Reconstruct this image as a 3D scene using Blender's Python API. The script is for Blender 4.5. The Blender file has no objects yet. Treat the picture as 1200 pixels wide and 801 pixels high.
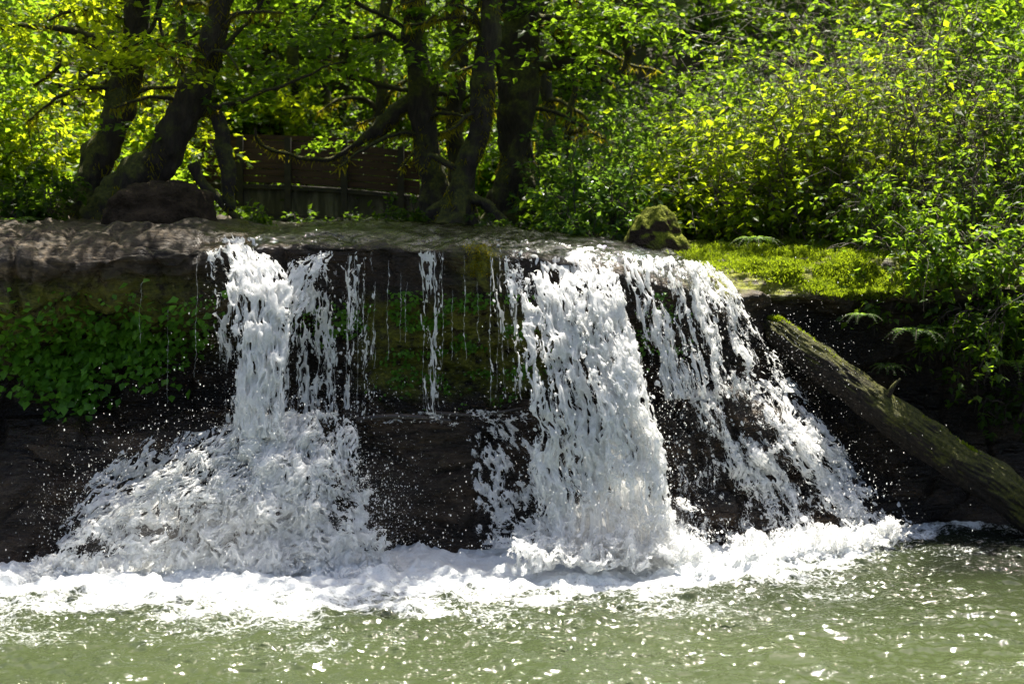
import bpy, math, random, os
import numpy as np
from mathutils import Vector
from mathutils.bvhtree import BVHTree
import openvdb as vdb

random.seed(11)
RNG = np.random.default_rng(11)
SC = bpy.context.scene
COL = SC.collection
F_PX, EYE, HOR = 1667.0, 3.6, 221.0          # focal length in pixels of a 1200 px wide frame, eye height, horizon row

def at(px, py, Y):
    """A point of the place: column/row of the photograph at a depth of Y metres."""
    return np.array([(px - 600.0) / F_PX * Y, Y, EYE - (py - HOR) / F_PX * Y])

# ------------------------------------------------------------------ noise
_perm = np.random.default_rng(3).permutation(256).astype(np.int32)
_perm = np.concatenate([_perm, _perm, _perm])
_g = np.random.default_rng(4).normal(size=(256, 3)).astype(np.float32)
_g /= np.linalg.norm(_g, axis=1, keepdims=True)

def pnoise(x, y, z, seed=0):
    x = np.asarray(x, np.float32); y = np.asarray(y, np.float32); z = np.asarray(z, np.float32)
    x, y, z = np.broadcast_arrays(x, y, z)
    xi = np.floor(x).astype(np.int32); yi = np.floor(y).astype(np.int32); zi = np.floor(z).astype(np.int32)
    xf, yf, zf = x - xi, y - yi, z - zi
    u = xf ** 3 * (xf * (xf * 6 - 15) + 10); v = yf ** 3 * (yf * (yf * 6 - 15) + 10); w = zf ** 3 * (zf * (zf * 6 - 15) + 10)
    out = 0.0
    for dx in (0, 1):
        wx = u if dx else 1 - u
        px_ = _perm[(xi + dx + seed * 37) & 255]
        for dy in (0, 1):
            wy = v if dy else 1 - v
            py_ = _perm[px_ + ((yi + dy) & 255)]
            for dz in (0, 1):
                wz = w if dz else 1 - w
                g = _g[_perm[py_ + ((zi + dz) & 255)]]
                out = out + wx * wy * wz * (g[..., 0] * (xf - dx) + g[..., 1] * (yf - dy) + g[..., 2] * (zf - dz))
    return out * 1.6

def fbm(x, y, z, oct=4, seed=0, gain=.5):
    a, f, s = 1.0, 1.0, 0.0
    for k in range(oct):
        s = s + a * pnoise(x * f, y * f, z * f, seed + k); a *= gain; f *= 2.03
    return s

def grid_noise(shape, cells, seed):
    """Smooth noise of unit variance on a regular grid, from random knots spread by cubic B-splines."""
    r = np.random.default_rng(seed)
    mats, m = [], []
    for n, c in zip(shape, cells):
        k = int(math.ceil(n / c)) + 4
        t = np.arange(n) / c + r.random(); i = np.floor(t).astype(int); f = t - i
        M = np.zeros((n, k + 1), np.float32); a = np.arange(n)
        M[a, i] += (1 - f) ** 3 / 6; M[a, i + 1] += (3 * f ** 3 - 6 * f ** 2 + 4) / 6
        M[a, i + 2] += (-3 * f ** 3 + 3 * f ** 2 + 3 * f + 1) / 6; M[a, i + 3] += f ** 3 / 6
        mats.append(M); m.append(k + 1)
    A = r.normal(size=m).astype(np.float32)
    A = np.tensordot(mats[0], A, (1, 0)); A = np.tensordot(mats[1], A, (1, 1)).transpose(1, 0, 2)
    A = np.tensordot(A, mats[2], (2, 1))
    return A / max(A.std(), 1e-6)

def sstep(a, b, x):
    t = np.clip((np.asarray(x, float) - a) / (b - a), 0, 1)
    return t * t * (3 - 2 * t)

# ------------------------------------------------------------------ objects
def mesh_np(name, V, F, mat=None, parent=None, smooth=True, attrs=None):
    """V (n,3); F a list of index arrays, each (m,3) or (m,4)."""
    F = [f for f in (F if isinstance(F, list) else [F]) if len(f)]
    me = bpy.data.meshes.new(name)
    V = np.ascontiguousarray(V, np.float32)
    me.vertices.add(len(V)); me.vertices.foreach_set('co', V.ravel())
    nl = sum(f.size for f in F); npoly = sum(len(f) for f in F)
    me.loops.add(nl); me.polygons.add(npoly)
    me.loops.foreach_set('vertex_index', np.concatenate([f.ravel() for f in F]).astype(np.int32))
    sizes = np.concatenate([np.full(len(f), f.shape[1]) for f in F])
    starts = np.concatenate([[0], np.cumsum(sizes)[:-1]]).astype(np.int32)
    me.polygons.foreach_set('loop_start', starts)
    me.update(calc_edges=True)
    me.polygons.foreach_set('use_smooth', np.full(npoly, bool(smooth)))
    for k, a in (attrs or {}).items():
        at_ = me.attributes.new(k, 'FLOAT', 'POINT'); at_.data.foreach_set('value', np.ascontiguousarray(a, np.float32))
    if mat: me.materials.append(mat)
    o = bpy.data.objects.new(name, me); COL.objects.link(o)
    if parent is not None: o.parent = parent
    return o

def tag(o, label=None, cat=None, group=None, kind=None):
    if label: o['label'] = label
    if cat: o['category'] = cat
    if group: o['group'] = group
    if kind: o['kind'] = kind
    return o

def empty(name, loc=(0, 0, 0), rz=0.0):
    o = bpy.data.objects.new(name, None); COL.objects.link(o); o.location = loc; o.rotation_euler = (0, 0, rz)
    o.empty_display_size = .2
    return o

def copy_tree(o, parent=None):
    c = o.copy(); COL.objects.link(c)
    if parent is not None: c.parent = parent
    for ch in list(o.children): copy_tree(ch, c)
    return c

def join_vf(parts):
    Vs, Ts, Qs, off = [], [], [], 0
    for V, F in parts:
        Vs.append(V)
        for f in (F if isinstance(F, list) else [F]):
            if len(f) == 0: continue
            (Ts if f.shape[1] == 3 else Qs).append(f + off)
        off += len(V)
    out = []
    if Ts: out.append(np.concatenate(Ts))
    if Qs: out.append(np.concatenate(Qs))
    return np.concatenate(Vs), out

def smooth_path(P, n, closed=False):
    """Catmull-Rom through the rows of P, n samples."""
    P = np.asarray(P, float); m = len(P)
    t = np.linspace(0, m - 1 - 1e-6, n); i = t.astype(int); f = (t - i)[:, None]
    p0 = P[np.clip(i - 1, 0, m - 1)]; p1 = P[i]; p2 = P[np.clip(i + 1, 0, m - 1)]; p3 = P[np.clip(i + 2, 0, m - 1)]
    return .5 * (2 * p1 + (p2 - p0) * f + (2 * p0 - 5 * p1 + 4 * p2 - p3) * f ** 2 + (3 * p1 - p0 - 3 * p2 + p3) * f ** 3)

def tube(path, rad, sides=8, rough=0.0, freq=3.0, seed=0, cap=True):
    """Tube mesh along a path with a radius per point; rough = radial noise as a share of the radius."""
    P = np.asarray(path, float); n = len(P)
    r = np.broadcast_to(np.asarray(rad, float), (n,))
    T = np.gradient(P, axis=0); T /= np.linalg.norm(T, axis=1, keepdims=True) + 1e-9
    up = np.array([0.31, 0.9, 0.22]) if abs(T[:, 2]).mean() > .5 else np.array([0.05, 0.1, 1.0])
    A = np.cross(T, up); A /= np.linalg.norm(A, axis=1, keepdims=True) + 1e-9
    B = np.cross(T, A)
    th = np.arange(sides) / sides * 2 * np.pi
    D = A[:, None, :] * np.cos(th)[None, :, None] + B[:, None, :] * np.sin(th)[None, :, None]
    V = P[:, None, :] + D * r[:, None, None]
    if rough:
        q = V * freq
        k = 1 + rough * fbm(q[..., 0], q[..., 1], q[..., 2] * .45, 3, seed)
        V = P[:, None, :] + D * (r[:, None] * k)[..., None]
    V = V.reshape(-1, 3)
    i = np.arange(n - 1)[:, None] * sides; j = np.arange(sides)[None, :]; j2 = (j + 1) % sides
    Q = np.stack([i + j, i + j2, i + sides + j2, i + sides + j], -1).reshape(-1, 4)
    F = [Q]
    if cap:
        V = np.concatenate([V, P[:1], P[-1:]]); a, b = n * sides, n * sides + 1; jj = np.arange(sides); j3 = (jj + 1) % sides
        F.append(np.concatenate([np.stack([np.full(sides, a), j3, jj], -1), np.stack([np.full(sides, b), (n - 1) * sides + jj, (n - 1) * sides + j3], -1)]))
    return V, F

def box(x0, x1, y0, y1, z0, z1):
    V = np.array([[x, y, z] for z in (z0, z1) for y in (y0, y1) for x in (x0, x1)], float)
    F = np.array([[0, 2, 3, 1], [4, 5, 7, 6], [0, 1, 5, 4], [2, 6, 7, 3], [0, 4, 6, 2], [1, 3, 7, 5]])
    return V, [F]

def ico():
    t = (1 + 5 ** .5) / 2
    V = np.array([[-1, t, 0], [1, t, 0], [-1, -t, 0], [1, -t, 0], [0, -1, t], [0, 1, t], [0, -1, -t], [0, 1, -t], [t, 0, -1], [t, 0, 1], [-t, 0, -1], [-t, 0, 1]]) / (1 + t * t) ** .5
    F = np.array([[0, 11, 5], [0, 5, 1], [0, 1, 7], [0, 7, 10], [0, 10, 11], [1, 5, 9], [5, 11, 4], [11, 10, 2], [10, 7, 6], [7, 1, 8], [3, 9, 4], [3, 4, 2], [3, 2, 6], [3, 6, 8], [3, 8, 9], [4, 9, 5], [2, 4, 11], [6, 2, 10], [8, 6, 7], [9, 8, 1]])
    return V, F
ICO_V, ICO_F = ico()

def drops(P, R, stretch=None):
    """Small round drops at P (n,3) of radius R (n,), stretch (n,3) scales them."""
    S = R[:, None, None] * (stretch[:, None, :] if stretch is not None else 1.0)
    V = (P[:, None, :] + ICO_V[None] * S).reshape(-1, 3)
    F = (ICO_F[None] + (np.arange(len(P)) * 12)[:, None, None]).reshape(-1, 3)
    return V, [F]

# ------------------------------------------------------------------ materials
class NT:
    def __init__(s, name):
        s.m = bpy.data.materials.new(name); s.m.use_nodes = True; s.t = s.m.node_tree; s.t.nodes.clear()
        s.out = s.n('ShaderNodeOutputMaterial')
    def n(s, typ, **kw):
        nd = s.t.nodes.new(typ)
        for k, v in kw.items():
            if k.startswith('_'): setattr(nd, k[1:], v)
            else: s.set(nd, k, v)
        return nd
    def set(s, nd, k, v):
        sock = nd.inputs[int(k[1:])] if k[0] == 'i' and k[1:].isdigit() else nd.inputs[k.replace('__', ' ')]
        if hasattr(v, 'is_output') or isinstance(v, bpy.types.NodeSocket): s.t.links.new(v, sock)
        elif isinstance(v, bpy.types.Node): s.t.links.new(v.outputs[0], sock)
        else: sock.default_value = v
    def pos(s): return s.n('ShaderNodeNewGeometry').outputs['Position']
    def noise(s, vec, scale, detail=4, rough=.55, dist=0.0, out='Fac'):
        nd = s.n('ShaderNodeTexNoise', Vector=vec, Scale=scale, Detail=detail, Roughness=rough, Distortion=dist)
        return nd.outputs[out]
    def map(s, vec, scale): return s.n('ShaderNodeMapping', Vector=vec, Scale=scale).outputs[0]
    def ramp(s, fac, stops):
        r = s.n('ShaderNodeValToRGB', Fac=fac); e = r.color_ramp.elements
        while len(e) < len(stops): e.new(.5)
        for el, (p, c) in zip(e, stops):
            el.position = p; el.color = (c, c, c, 1) if isinstance(c, (int, float)) else (*c, 1)
        return r.outputs[0]
    def math(s, op, a, b=0.0, clamp=False): return s.n('ShaderNodeMath', _operation=op, _use_clamp=clamp, i0=a, i1=b).outputs[0]
    def mix(s, fac, a, b):
        nd = s.n('ShaderNodeMix', _data_type='RGBA'); s.set(nd, 'i0', fac)
        s.set(nd, 'i6', a if not isinstance(a, tuple) else (*a, 1)); s.set(nd, 'i7', b if not isinstance(b, tuple) else (*b, 1))
        return nd.outputs[2]
    def bump(s, h, strength=.5, dist=.02): return s.n('ShaderNodeBump', Height=h, Strength=strength, Distance=dist).outputs[0]
    def bsdf(s, **kw):
        nd = s.n('ShaderNodeBsdfPrincipled')
        for k, v in kw.items(): s.set(nd, k, (*v, 1) if isinstance(v, tuple) and len(v) == 3 and 'Color' in k else v)
        return nd
    def done(s, surf): s.t.links.new(surf.outputs[0], s.out.inputs[0]); return s.m

def mat_water_white():
    t = NT('white_water'); p = t.pos()
    b = t.bsdf(Base__Color=(.97, .975, .975), Roughness=.15, IOR=1.33)
    tr = t.n('ShaderNodeBsdfTranslucent', Color=(.99, .99, .985, 1))
    white = t.n('ShaderNodeMixShader', i0=.66, i1=b.outputs[0], i2=tr.outputs[0])
    fr = t.n('ShaderNodeFresnel', IOR=1.33).outputs[0]
    clear = t.n('ShaderNodeMixShader', i0=fr, i1=t.n('ShaderNodeBsdfTransparent', Color=(.985, .99, .985, 1)).outputs[0], i2=t.n('ShaderNodeBsdfGlossy', Roughness=.06, Color=(1, 1, 1, 1)).outputs[0])
    k = t.ramp(t.noise(t.map(p, (1, 1, .6)), 14, 4, .7), [(.36, .97), (.64, .58)])
    return t.done(t.n('ShaderNodeMixShader', i0=k, i1=clear.outputs[0], i2=white.outputs[0]))

def mat_rock():
    t = NT('wet_rock'); p = t.pos()
    a = t.noise(t.map(p, (1, 1, 2.4)), 1.6, 6, .62)
    f = t.noise(t.map(p, (1, 1, 1.6)), 14, 5, .65)
    g = t.noise(t.map(p, (.5, .5, 6)), 5, 5, .6)
    dry = t.n('ShaderNodeAttribute', _attribute_name='dry').outputs['Fac']
    moss = t.n('ShaderNodeAttribute', _attribute_name='moss').outputs['Fac']
    wetc = t.ramp(a, [(.3, (.006, .0045, .003)), (.5, (.018, .012, .0075)), (.70, (.055, .035, .019))])
    dryc = t.ramp(f, [(.32, (.014, .009, .006)), (.5, (.055, .038, .022)), (.68, (.15, .112, .070))])
    c = t.mix(t.math('MULTIPLY', dry, t.ramp(a, [(.35, .35), (.6, 1.0)])), wetc, dryc)
    mf = t.math('MULTIPLY', moss, t.ramp(t.noise(p, 7, 5, .7), [(.38, 0.0), (.55, 1.0)]))
    c = t.mix(mf, c, t.ramp(t.noise(p, 30, 3), [(.3, (.06, .072, .006)), (.7, (.22, .23, .018))]))
    rg = t.math('ADD', t.ramp(f, [(.3, .10), (.7, .36)]), t.math('MULTIPLY', t.math('MAXIMUM', dry, mf), .45), True)
    h = t.math('ADD', t.math('MULTIPLY', f, .9), t.math('ADD', a, t.math('MULTIPLY', g, .9)))
    b = t.bsdf(Base__Color=c, Roughness=rg, Specular__IOR__Level=.32, Normal=t.bump(h, .9, .06))
    return t.done(b)

def mat_pool():
    t = NT('pool_water'); p = t.pos()
    foam = t.n('ShaderNodeAttribute', _attribute_name='foam').outputs['Fac']
    deep_reflect = t.n('ShaderNodeAttribute', _attribute_name='deep_reflect').outputs['Fac']
    n1 = t.noise(t.map(p, (1, 1.9, 1)), 10, 6, .7, .9)
    n2 = t.noise(t.map(p, (1, 1.6, 1)), 42, 4, .7, .6)
    nn = t.math('ADD', t.math('MULTIPLY', n1, .62), t.math('MULTIPLY', n2, .38))
    wp = t.n('ShaderNodeVectorMath', _operation='ADD', i0=t.map(p, (1, 1.7, 1)), i1=t.map(t.noise(p, 3.2, 3, .6, out='Color'), (.5, .5, .5))).outputs[0]
    vo = t.n('ShaderNodeTexVoronoi', _feature='DISTANCE_TO_EDGE', Vector=wp, Scale=9.0).outputs['Distance']
    web = t.ramp(vo, [(.0, .85), (.16, .25)])
    nn = t.math('ADD', t.math('MULTIPLY', nn, .86), t.math('MULTIPLY', web, .14))
    cov = t.math('ADD', t.math('MULTIPLY', t.math('SUBTRACT', nn, .485), 2.0), t.math('SUBTRACT', foam, .5))          # foam 0..1 : bare water .. solid
    fm = t.ramp(t.math('ADD', cov, .5), [(.42, 0.0), (.78, 1.0)])
    body = t.mix(deep_reflect, t.mix(t.noise(p, .5, 3), (.036, .049, .022), (.054, .068, .028)), (.012, .015, .009))
    rip = t.math('ADD', t.noise(t.map(p, (1, 1.5, 1)), 12, 1.5, .5, .8), t.math('MULTIPLY', t.noise(t.map(p, (1, 1.4, 1)), 34, 1, .5, .5), .35))
    patch = t.ramp(t.noise(t.map(p, (.7, 1.5, 1)), 1.3, 3, .6), [(.44, .10), (.68, 1.0)])
    nb = t.bump(t.math('MULTIPLY', rip, patch), 1.0, .037)
    w = t.bsdf(Base__Color=body, Roughness=.055, IOR=1.33, Normal=nb)
    fb = t.bsdf(Base__Color=(.70, .725, .73), Roughness=.5, Normal=t.bump(nn, .9, .05))
    return t.done(t.n('ShaderNodeMixShader', i0=fm, i1=w.outputs[0], i2=fb.outputs[0]))

def mat_leaf(name, refl, trans, vary=.25, rough=.45, mixf=.55):
    t = NT(name)
    rnd = t.n('ShaderNodeNewGeometry').outputs['Random Per Island']
    pn = t.noise(t.pos(), .9, 2)
    v = t.math('ADD', t.math('MULTIPLY', rnd, .65), t.math('MULTIPLY', pn, .5))
    lo = lambda c: tuple(x * (1 - vary) for x in c)
    hi = lambda c: (c[0] * (1 + 1.5 * vary), c[1] * (1 + vary), c[2] * (1 + .4 * vary))
    cr = t.ramp(v, [(.15, lo(refl)), (.85, hi(refl))]); ct = t.ramp(v, [(.15, lo(trans)), (.85, hi(trans))])
    b = t.bsdf(Base__Color=cr, Roughness=rough, Specular__IOR__Level=.22)
    tr = t.n('ShaderNodeBsdfTranslucent', Color=ct)
    return t.done(t.n('ShaderNodeMixShader', i0=mixf, i1=b.outputs[0], i2=tr.outputs[0]))

def mat_bark(name='mossy_bark', c0=(.012, .008, .005), c1=(.062, .042, .026), moss=.55):
    t = NT(name); p = t.pos()
    f = t.noise(t.map(p, (9, 9, 2.0)), 2.4, 6, .72, .8)
    m = t.noise(p, 2.6, 5, .65)
    nz = t.n('ShaderNodeSeparateXYZ', Vector=t.n('ShaderNodeNewGeometry').outputs['Normal']).outputs[2]
    mm = t.ramp(t.math('ADD', t.math('MULTIPLY', nz, .3), m), [(.62 - .25 * moss, 0.0), (.74 - .2 * moss, 1.0)])
    c = t.mix(mm, t.ramp(f, [(.3, c0), (.7, c1)]), t.ramp(t.noise(p, 26, 4), [(.3, (.028, .032, .004)), (.75, (.13, .125, .012))]))
    b = t.bsdf(Base__Color=c, Roughness=.85, Normal=t.bump(t.math('ADD', f, t.math('MULTIPLY', t.noise(p, 40, 3), .4)), 1.0, .07))
    return t.done(b)

def mat_ground():
    t = NT('forest_soil'); p = t.pos()
    a = t.noise(p, 3.5, 6, .65); g = t.noise(p, .9, 4)
    c = t.mix(t.ramp(g, [(.42, 0.0), (.6, 1.0)]), t.ramp(a, [(.3, (.012, .009, .005)), (.7, (.04, .028, .016))]), t.ramp(a, [(.3, (.012, .02, .005)), (.7, (.04, .06, .014))]))
    return t.done(t.bsdf(Base__Color=c, Roughness=.9, Normal=t.bump(a, .8, .1)))

def mat_plain(name, stops, scale=(6, 6, 6), rough=.7, bump=.5, detail=5):
    t = NT(name); p = t.map(t.pos(), scale); f = t.noise(p, 1.0, detail, .65)
    return t.done(t.bsdf(Base__Color=t.ramp(f, stops), Roughness=rough, Normal=t.bump(f, bump, .02)))

def mat_film():
    t = NT('water_film'); p = t.pos()
    h = t.math('ADD', t.noise(t.map(p, (1, .7, 1)), 11, 4, .6, .5), t.math('MULTIPLY', t.noise(p, 34, 3, .6), .45))
    b = t.bump(h, .7, .04)
    fr = t.math('MULTIPLY', t.n('ShaderNodeFresnel', IOR=1.33, Normal=b).outputs[0], .16)
    return t.done(t.n('ShaderNodeMixShader', i0=fr, i1=t.n('ShaderNodeBsdfTransparent', Color=(.38, .40, .36, 1)).outputs[0], i2=t.n('ShaderNodeBsdfGlossy', Roughness=.05, Color=(1, 1, 1, 1), Normal=b).outputs[0]))
def mat_mist():
    t = NT('mist'); tc = t.n('ShaderNodeTexCoord').outputs['Object']
    r = t.n('ShaderNodeVectorMath', _operation='LENGTH'); t.t.links.new(tc, r.inputs[0])
    f = t.ramp(r.outputs['Value'], [(.15, 1.0), (.98, 0.0)])
    n = t.ramp(t.noise(t.pos(), 2.6, 3, .6), [(.35, .25), (.7, 1.0)])
    v = t.n('ShaderNodeVolumeScatter', Color=(.97, .98, .98, 1), Density=t.math('MULTIPLY', t.math('MULTIPLY', f, n), .9), Anisotropy=.3)
    t.t.links.new(v.outputs[0], t.out.inputs['Volume']); return t.m
M_MIST = mat_mist()
M_FILM = mat_film()
M_WHITE = mat_water_white(); M_ROCK = mat_rock(); M_POOL = mat_pool(); M_BARK = mat_bark(); M_SOIL = mat_ground()

# ------------------------------------------------------------------ camera, sky, sun
cam = bpy.data.cameras.new('camera'); cam_o = bpy.data.objects.new('camera', cam); COL.objects.link(cam_o); SC.camera = cam_o
cam_o.location = (0, 0, EYE); cam_o.rotation_euler = (math.radians(90), 0, 0)
cam.sensor_width = 36.0; cam.lens = F_PX * 36.0 / 1200.0
cam.shift_y = -(400.5 - HOR) / 1200.0
cam.clip_start = .1; cam.clip_end = 2000
cam.dof.use_dof = True; cam.dof.focus_distance = 14.3; cam.dof.aperture_fstop = 1.4

SUN_EL, SUN_AZ = math.radians(69), math.radians(16)          # azimuth from straight ahead (+Y) to the right
sd = Vector((math.sin(SUN_AZ) * math.cos(SUN_EL), math.cos(SUN_AZ) * math.cos(SUN_EL), math.sin(SUN_EL)))
w = bpy.data.worlds.new('World'); SC.world = w; w.use_nodes = True
nt = w.node_tree; nt.nodes.clear()
sky = nt.nodes.new('ShaderNodeTexSky'); sky.sky_type = 'NISHITA'; sky.sun_disc = False
sky.sun_elevation = SUN_EL; sky.sun_rotation = SUN_AZ; sky.dust_density = 3.5; sky.ozone_density = 0.0; sky.air_density = .8
bg = nt.nodes.new('ShaderNodeBackground'); bg.inputs[1].default_value = .072
ow = nt.nodes.new('ShaderNodeOutputWorld'); nt.links.new(sky.outputs[0], bg.inputs[0]); nt.links.new(bg.outputs[0], ow.inputs[0])
sl = bpy.data.lights.new('sun', 'SUN'); sl.energy = 5.0; sl.angle = math.radians(.53); sl.color = (1, .94, .82)
so = bpy.data.objects.new('sun', sl); COL.objects.link(so); so.rotation_euler = sd.to_track_quat('Z', 'Y').to_euler()

SC.view_settings.view_transform = 'Standard'; SC.view_settings.look = 'None'; SC.view_settings.exposure = 1.62; SC.view_settings.gamma = 1
SC.view_settings.use_curve_mapping = False
cy = SC.cycles
cy.max_bounces = 14; cy.diffuse_bounces = 7; cy.glossy_bounces = 3; cy.transmission_bounces = 10; cy.transparent_max_bounces = 24
cy.use_denoising = True; SC.render.filter_size = 1.25; cy.sample_clamp_indirect = 2.5; cy.caustics_reflective = False; cy.caustics_refractive = False
# ------------------------------------------------------------------ the rock step: profiles across the stream
ST = [  # column of the photograph, then (Y, z) from upstream over the lip, the alcove and the ledge down under the pool
 (-260, [(20, 3.5), (17, 3.25), (15.2, 3.1), (14.15, 2.85), (14.4, 2.45), (15.1, 1.9), (15.0, 1.2), (14.2, 1.0), (13.9, .6), (13.45, 0), (13.2, -.9)]),
 (60,   [(20, 3.3), (16.8, 3.2), (15.2, 3.12), (14.15, 2.86), (14.4, 2.5), (15.15, 1.9), (15.0, 1.2), (14.25, 1.05), (13.95, .6), (13.5, 0), (13.2, -.9)]),
 (215,  [(20, 3.15), (16.8, 3.2), (15.3, 3.14), (14.45, 2.95), (14.65, 2.5), (15.2, 1.9), (15.05, 1.3), (14.3, 1.2), (14.05, .7), (13.75, 0), (13.4, -.9)]),
 (300,  [(20, 3.12), (17, 3.12), (15.2, 3.10), (14.6, 3.0), (14.8, 2.5), (15.25, 1.9), (15.1, 1.4), (14.3, 1.3), (14.1, .7), (13.85, 0), (13.5, -.9)]),
 (420,  [(20, 3.14), (17, 3.17), (15.2, 3.14), (14.55, 3.02), (14.7, 2.55), (15.1, 1.9), (15.0, 1.4), (14.35, 1.32), (14.2, .7), (13.95, 0), (13.6, -.9)]),
 (560,  [(20, 3.1), (17, 3.1), (15.0, 3.09), (14.35, 2.97), (14.5, 2.5), (15.0, 1.9), (15.0, 1.42), (14.4, 1.34), (14.25, .7), (14.0, 0), (13.6, -.9)]),
 (640,  [(20, 3.05), (17, 3.02), (14.9, 3.02), (14.2, 2.9), (14.3, 2.4), (14.85, 1.9), (14.9, 1.4), (14.5, 1.3), (14.3, .7), (14.05, 0), (13.6, -.9)]),
 (720,  [(20, 3.0), (17, 2.95), (14.9, 2.93), (14.2, 2.79), (14.4, 2.3), (14.9, 1.9), (14.85, 1.45), (14.5, 1.3), (14.3, .7), (14.1, 0), (13.7, -.9)]),
 (800,  [(20, 2.95), (17, 2.88), (15.0, 2.83), (14.4, 2.58), (14.6, 2.2), (14.95, 1.8), (14.8, 1.5), (14.4, 1.32), (14.25, .7), (14.15, 0), (13.8, -.9)]),
 (870,  [(20, 2.95), (17, 2.87), (15.6, 2.76), (15.0, 2.45), (15.1, 2.15), (15.15, 1.9), (15.0, 1.65), (14.6, 1.4), (14.4, .75), (14.25, 0), (13.9, -.9)]),
 (950,  [(20, 3.0), (17, 2.88), (16.0, 2.78), (15.6, 2.45), (15.8, 2.1), (15.7, 1.6), (15.3, 1.2), (14.95, .95), (14.7, .5), (14.5, 0), (14.1, -.9)]),
 (1050, [(20, 3.1), (17, 2.9), (16.0, 2.78), (15.6, 2.45), (16.0, 2.1), (16.1, 1.4), (15.8, .8), (15.4, .45), (15.2, .2), (15.0, 0), (14.6, -.9)]),
 (1200, [(20, 3.2), (17, 2.95), (16.0, 2.8), (15.6, 2.5), (16.0, 2.1), (16.3, 1.5), (16.1, .9), (15.8, .5), (15.5, .2), (15.3, 0), (15.0, -.9)]),
 (1500, [(20, 3.3), (17, 3.0), (16.0, 2.8), (15.6, 2.5), (15.9, 2.1), (16.2, 1.5), (16.0, .9), (15.7, .5), (15.4, .2), (15.2, 0), (15.0, -.9)]),
]
def build_rock():
    nx, ns = 640, 330
    xs0 = np.array([(p - 600) / 115.0 for p, _ in ST]); C = np.array([c for _, c in ST])       # stations, 11, 2
    x = np.linspace(-7.4, 7.4, nx)
    G = np.stack([np.stack([np.interp(x, xs0, C[:, k, d]) for d in (0, 1)], -1) for k in range(C.shape[1])], 1)  # nx,11,2
    ker = np.hanning(23); ker /= ker.sum()
    pad = np.concatenate([np.repeat(G[:1], 11, 0), G, np.repeat(G[-1:], 11, 0)])
    G = sum(ker[k] * pad[k:k + nx] for k in range(23))
    kk = np.array([0, .10, .22, .34, .42, .52, .62, .72, .82, .92, 1.0])
    s = np.linspace(0, 1, ns)
    Y = np.stack([np.interp(s, kk, g[:, 0]) for g in G]); Z = np.stack([np.interp(s, kk, g[:, 1]) for g in G])
    k2 = np.hanning(15); k2 /= k2.sum()
    def sm(A):
        P = np.concatenate([np.repeat(A[:, :1], 7, 1), A, np.repeat(A[:, -1:], 7, 1)], 1)
        return sum(k2[k] * P[:, k:k + ns] for k in range(15))
    Y, Z = sm(Y), sm(Z)
    X = np.repeat(x[:, None], ns, 1)
    V = np.stack([X, Y, Z], -1)
    N = np.cross(np.gradient(V, axis=0), np.gradient(V, axis=1)); N /= np.linalg.norm(N, axis=-1, keepdims=True) + 1e-9
    if N[nx // 2, 40, 2] < 0: N = -N
    S = np.broadcast_to(s[None], X.shape)
    wx = .35 * fbm(X * .8, Y * .8, Z * .8, 2, 40)
    d = .16 * fbm(X * .55 + wx, Y * .6, Z * 2.0 + wx, 4, 1)
    strata = np.abs(pnoise(X * .35 + wx, Y * .3, Z * 5.5 + 2 * wx, 9))
    d += -.055 * np.exp(-(strata / .08) ** 2) * sstep(-.1, .4, pnoise(X * .9, Y, Z * 1.5, 10))
    blk = np.round((Z + .25 * wx + .12 * pnoise(X * .7, 0, Z * .8, 14)) / .34) + 3 * np.round(X * .55 + .5 * pnoise(X * .8, 1, Z, 15))
    d += .06 * pnoise(blk * .37, 1.7 * blk + .5, .5, 16) * sstep(.5, .62, S)
    cr = np.abs(pnoise(X * 1.6, Y * 1.6, Z * 1.1 + wx, 12)); d += -.07 * np.exp(-(cr / .07) ** 2)
    d += .035 * fbm(X * 4, Y * 4, Z * 6, 4, 20)
    damp = .55 + .45 * sstep(.30, .46, S)
    flow = np.exp(-((X + 2.5) / .8) ** 2) + np.exp(-((X - .8) / 1.2) ** 2)
    damp = damp * (1 - .45 * np.clip(flow, 0, 1) * (S < .4))
    pxc = 600 + 115 * X
    damp = np.maximum(damp, .9 * (1 - sstep(210, 262, pxc)) * sstep(.06, .2, S)); damp = np.maximum(damp, .8 * sstep(850, 900, pxc))
    d += .075 * (fbm(X * 2.2, Y * 2.2, Z * 3, 4, 26) - .6 * np.exp(-(np.abs(pnoise(X * 2.4, Y * 1.6, Z * 3, 27)) / .08) ** 2)) * (1 - sstep(210, 262, pxc)) * (S < .5)
    V = V + N * (d * damp + (.030 * fbm(X * 4.5, Y * 3.5, Z * 4, 4, 33) - .02 * np.exp(-(np.abs(pnoise(X * 2.2, Y * 2.6, Z, 34)) / .09) ** 2)) * sstep(240, 300, pxc) * (S < .45) * sstep(.45, .36, S))[..., None]
    dry = np.maximum((1 - sstep(150, 265, pxc + 60 * fbm(X * 2, Y * 2, Z, 3, 60))) * (1 - sstep(.33, .40, S)), sstep(815, 860, pxc) * (1 - sstep(.34, .44, S)) * .8)
    dry = np.maximum(dry, .35 * (1 - sstep(0, 140, pxc)) * sstep(.7, .8, S) * (1 - sstep(.88, .92, S)))
    dry = np.maximum(dry, .3 * sstep(410, 450, pxc) * (1 - sstep(540, 580, pxc)) * sstep(.71, .76, S) * (1 - sstep(.86, .92, S)))
    moss = .9 * np.exp(-((pxc - 562) / 22) ** 2) * (1 - sstep(.36, .45, S)) * sstep(.2, .26, S)
    moss = np.maximum(moss, 1.6 * sstep(785, 850, pxc) * (1 - sstep(.27, .36, S + .05 * pnoise(X * 3, Y * 3, Z))))
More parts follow.
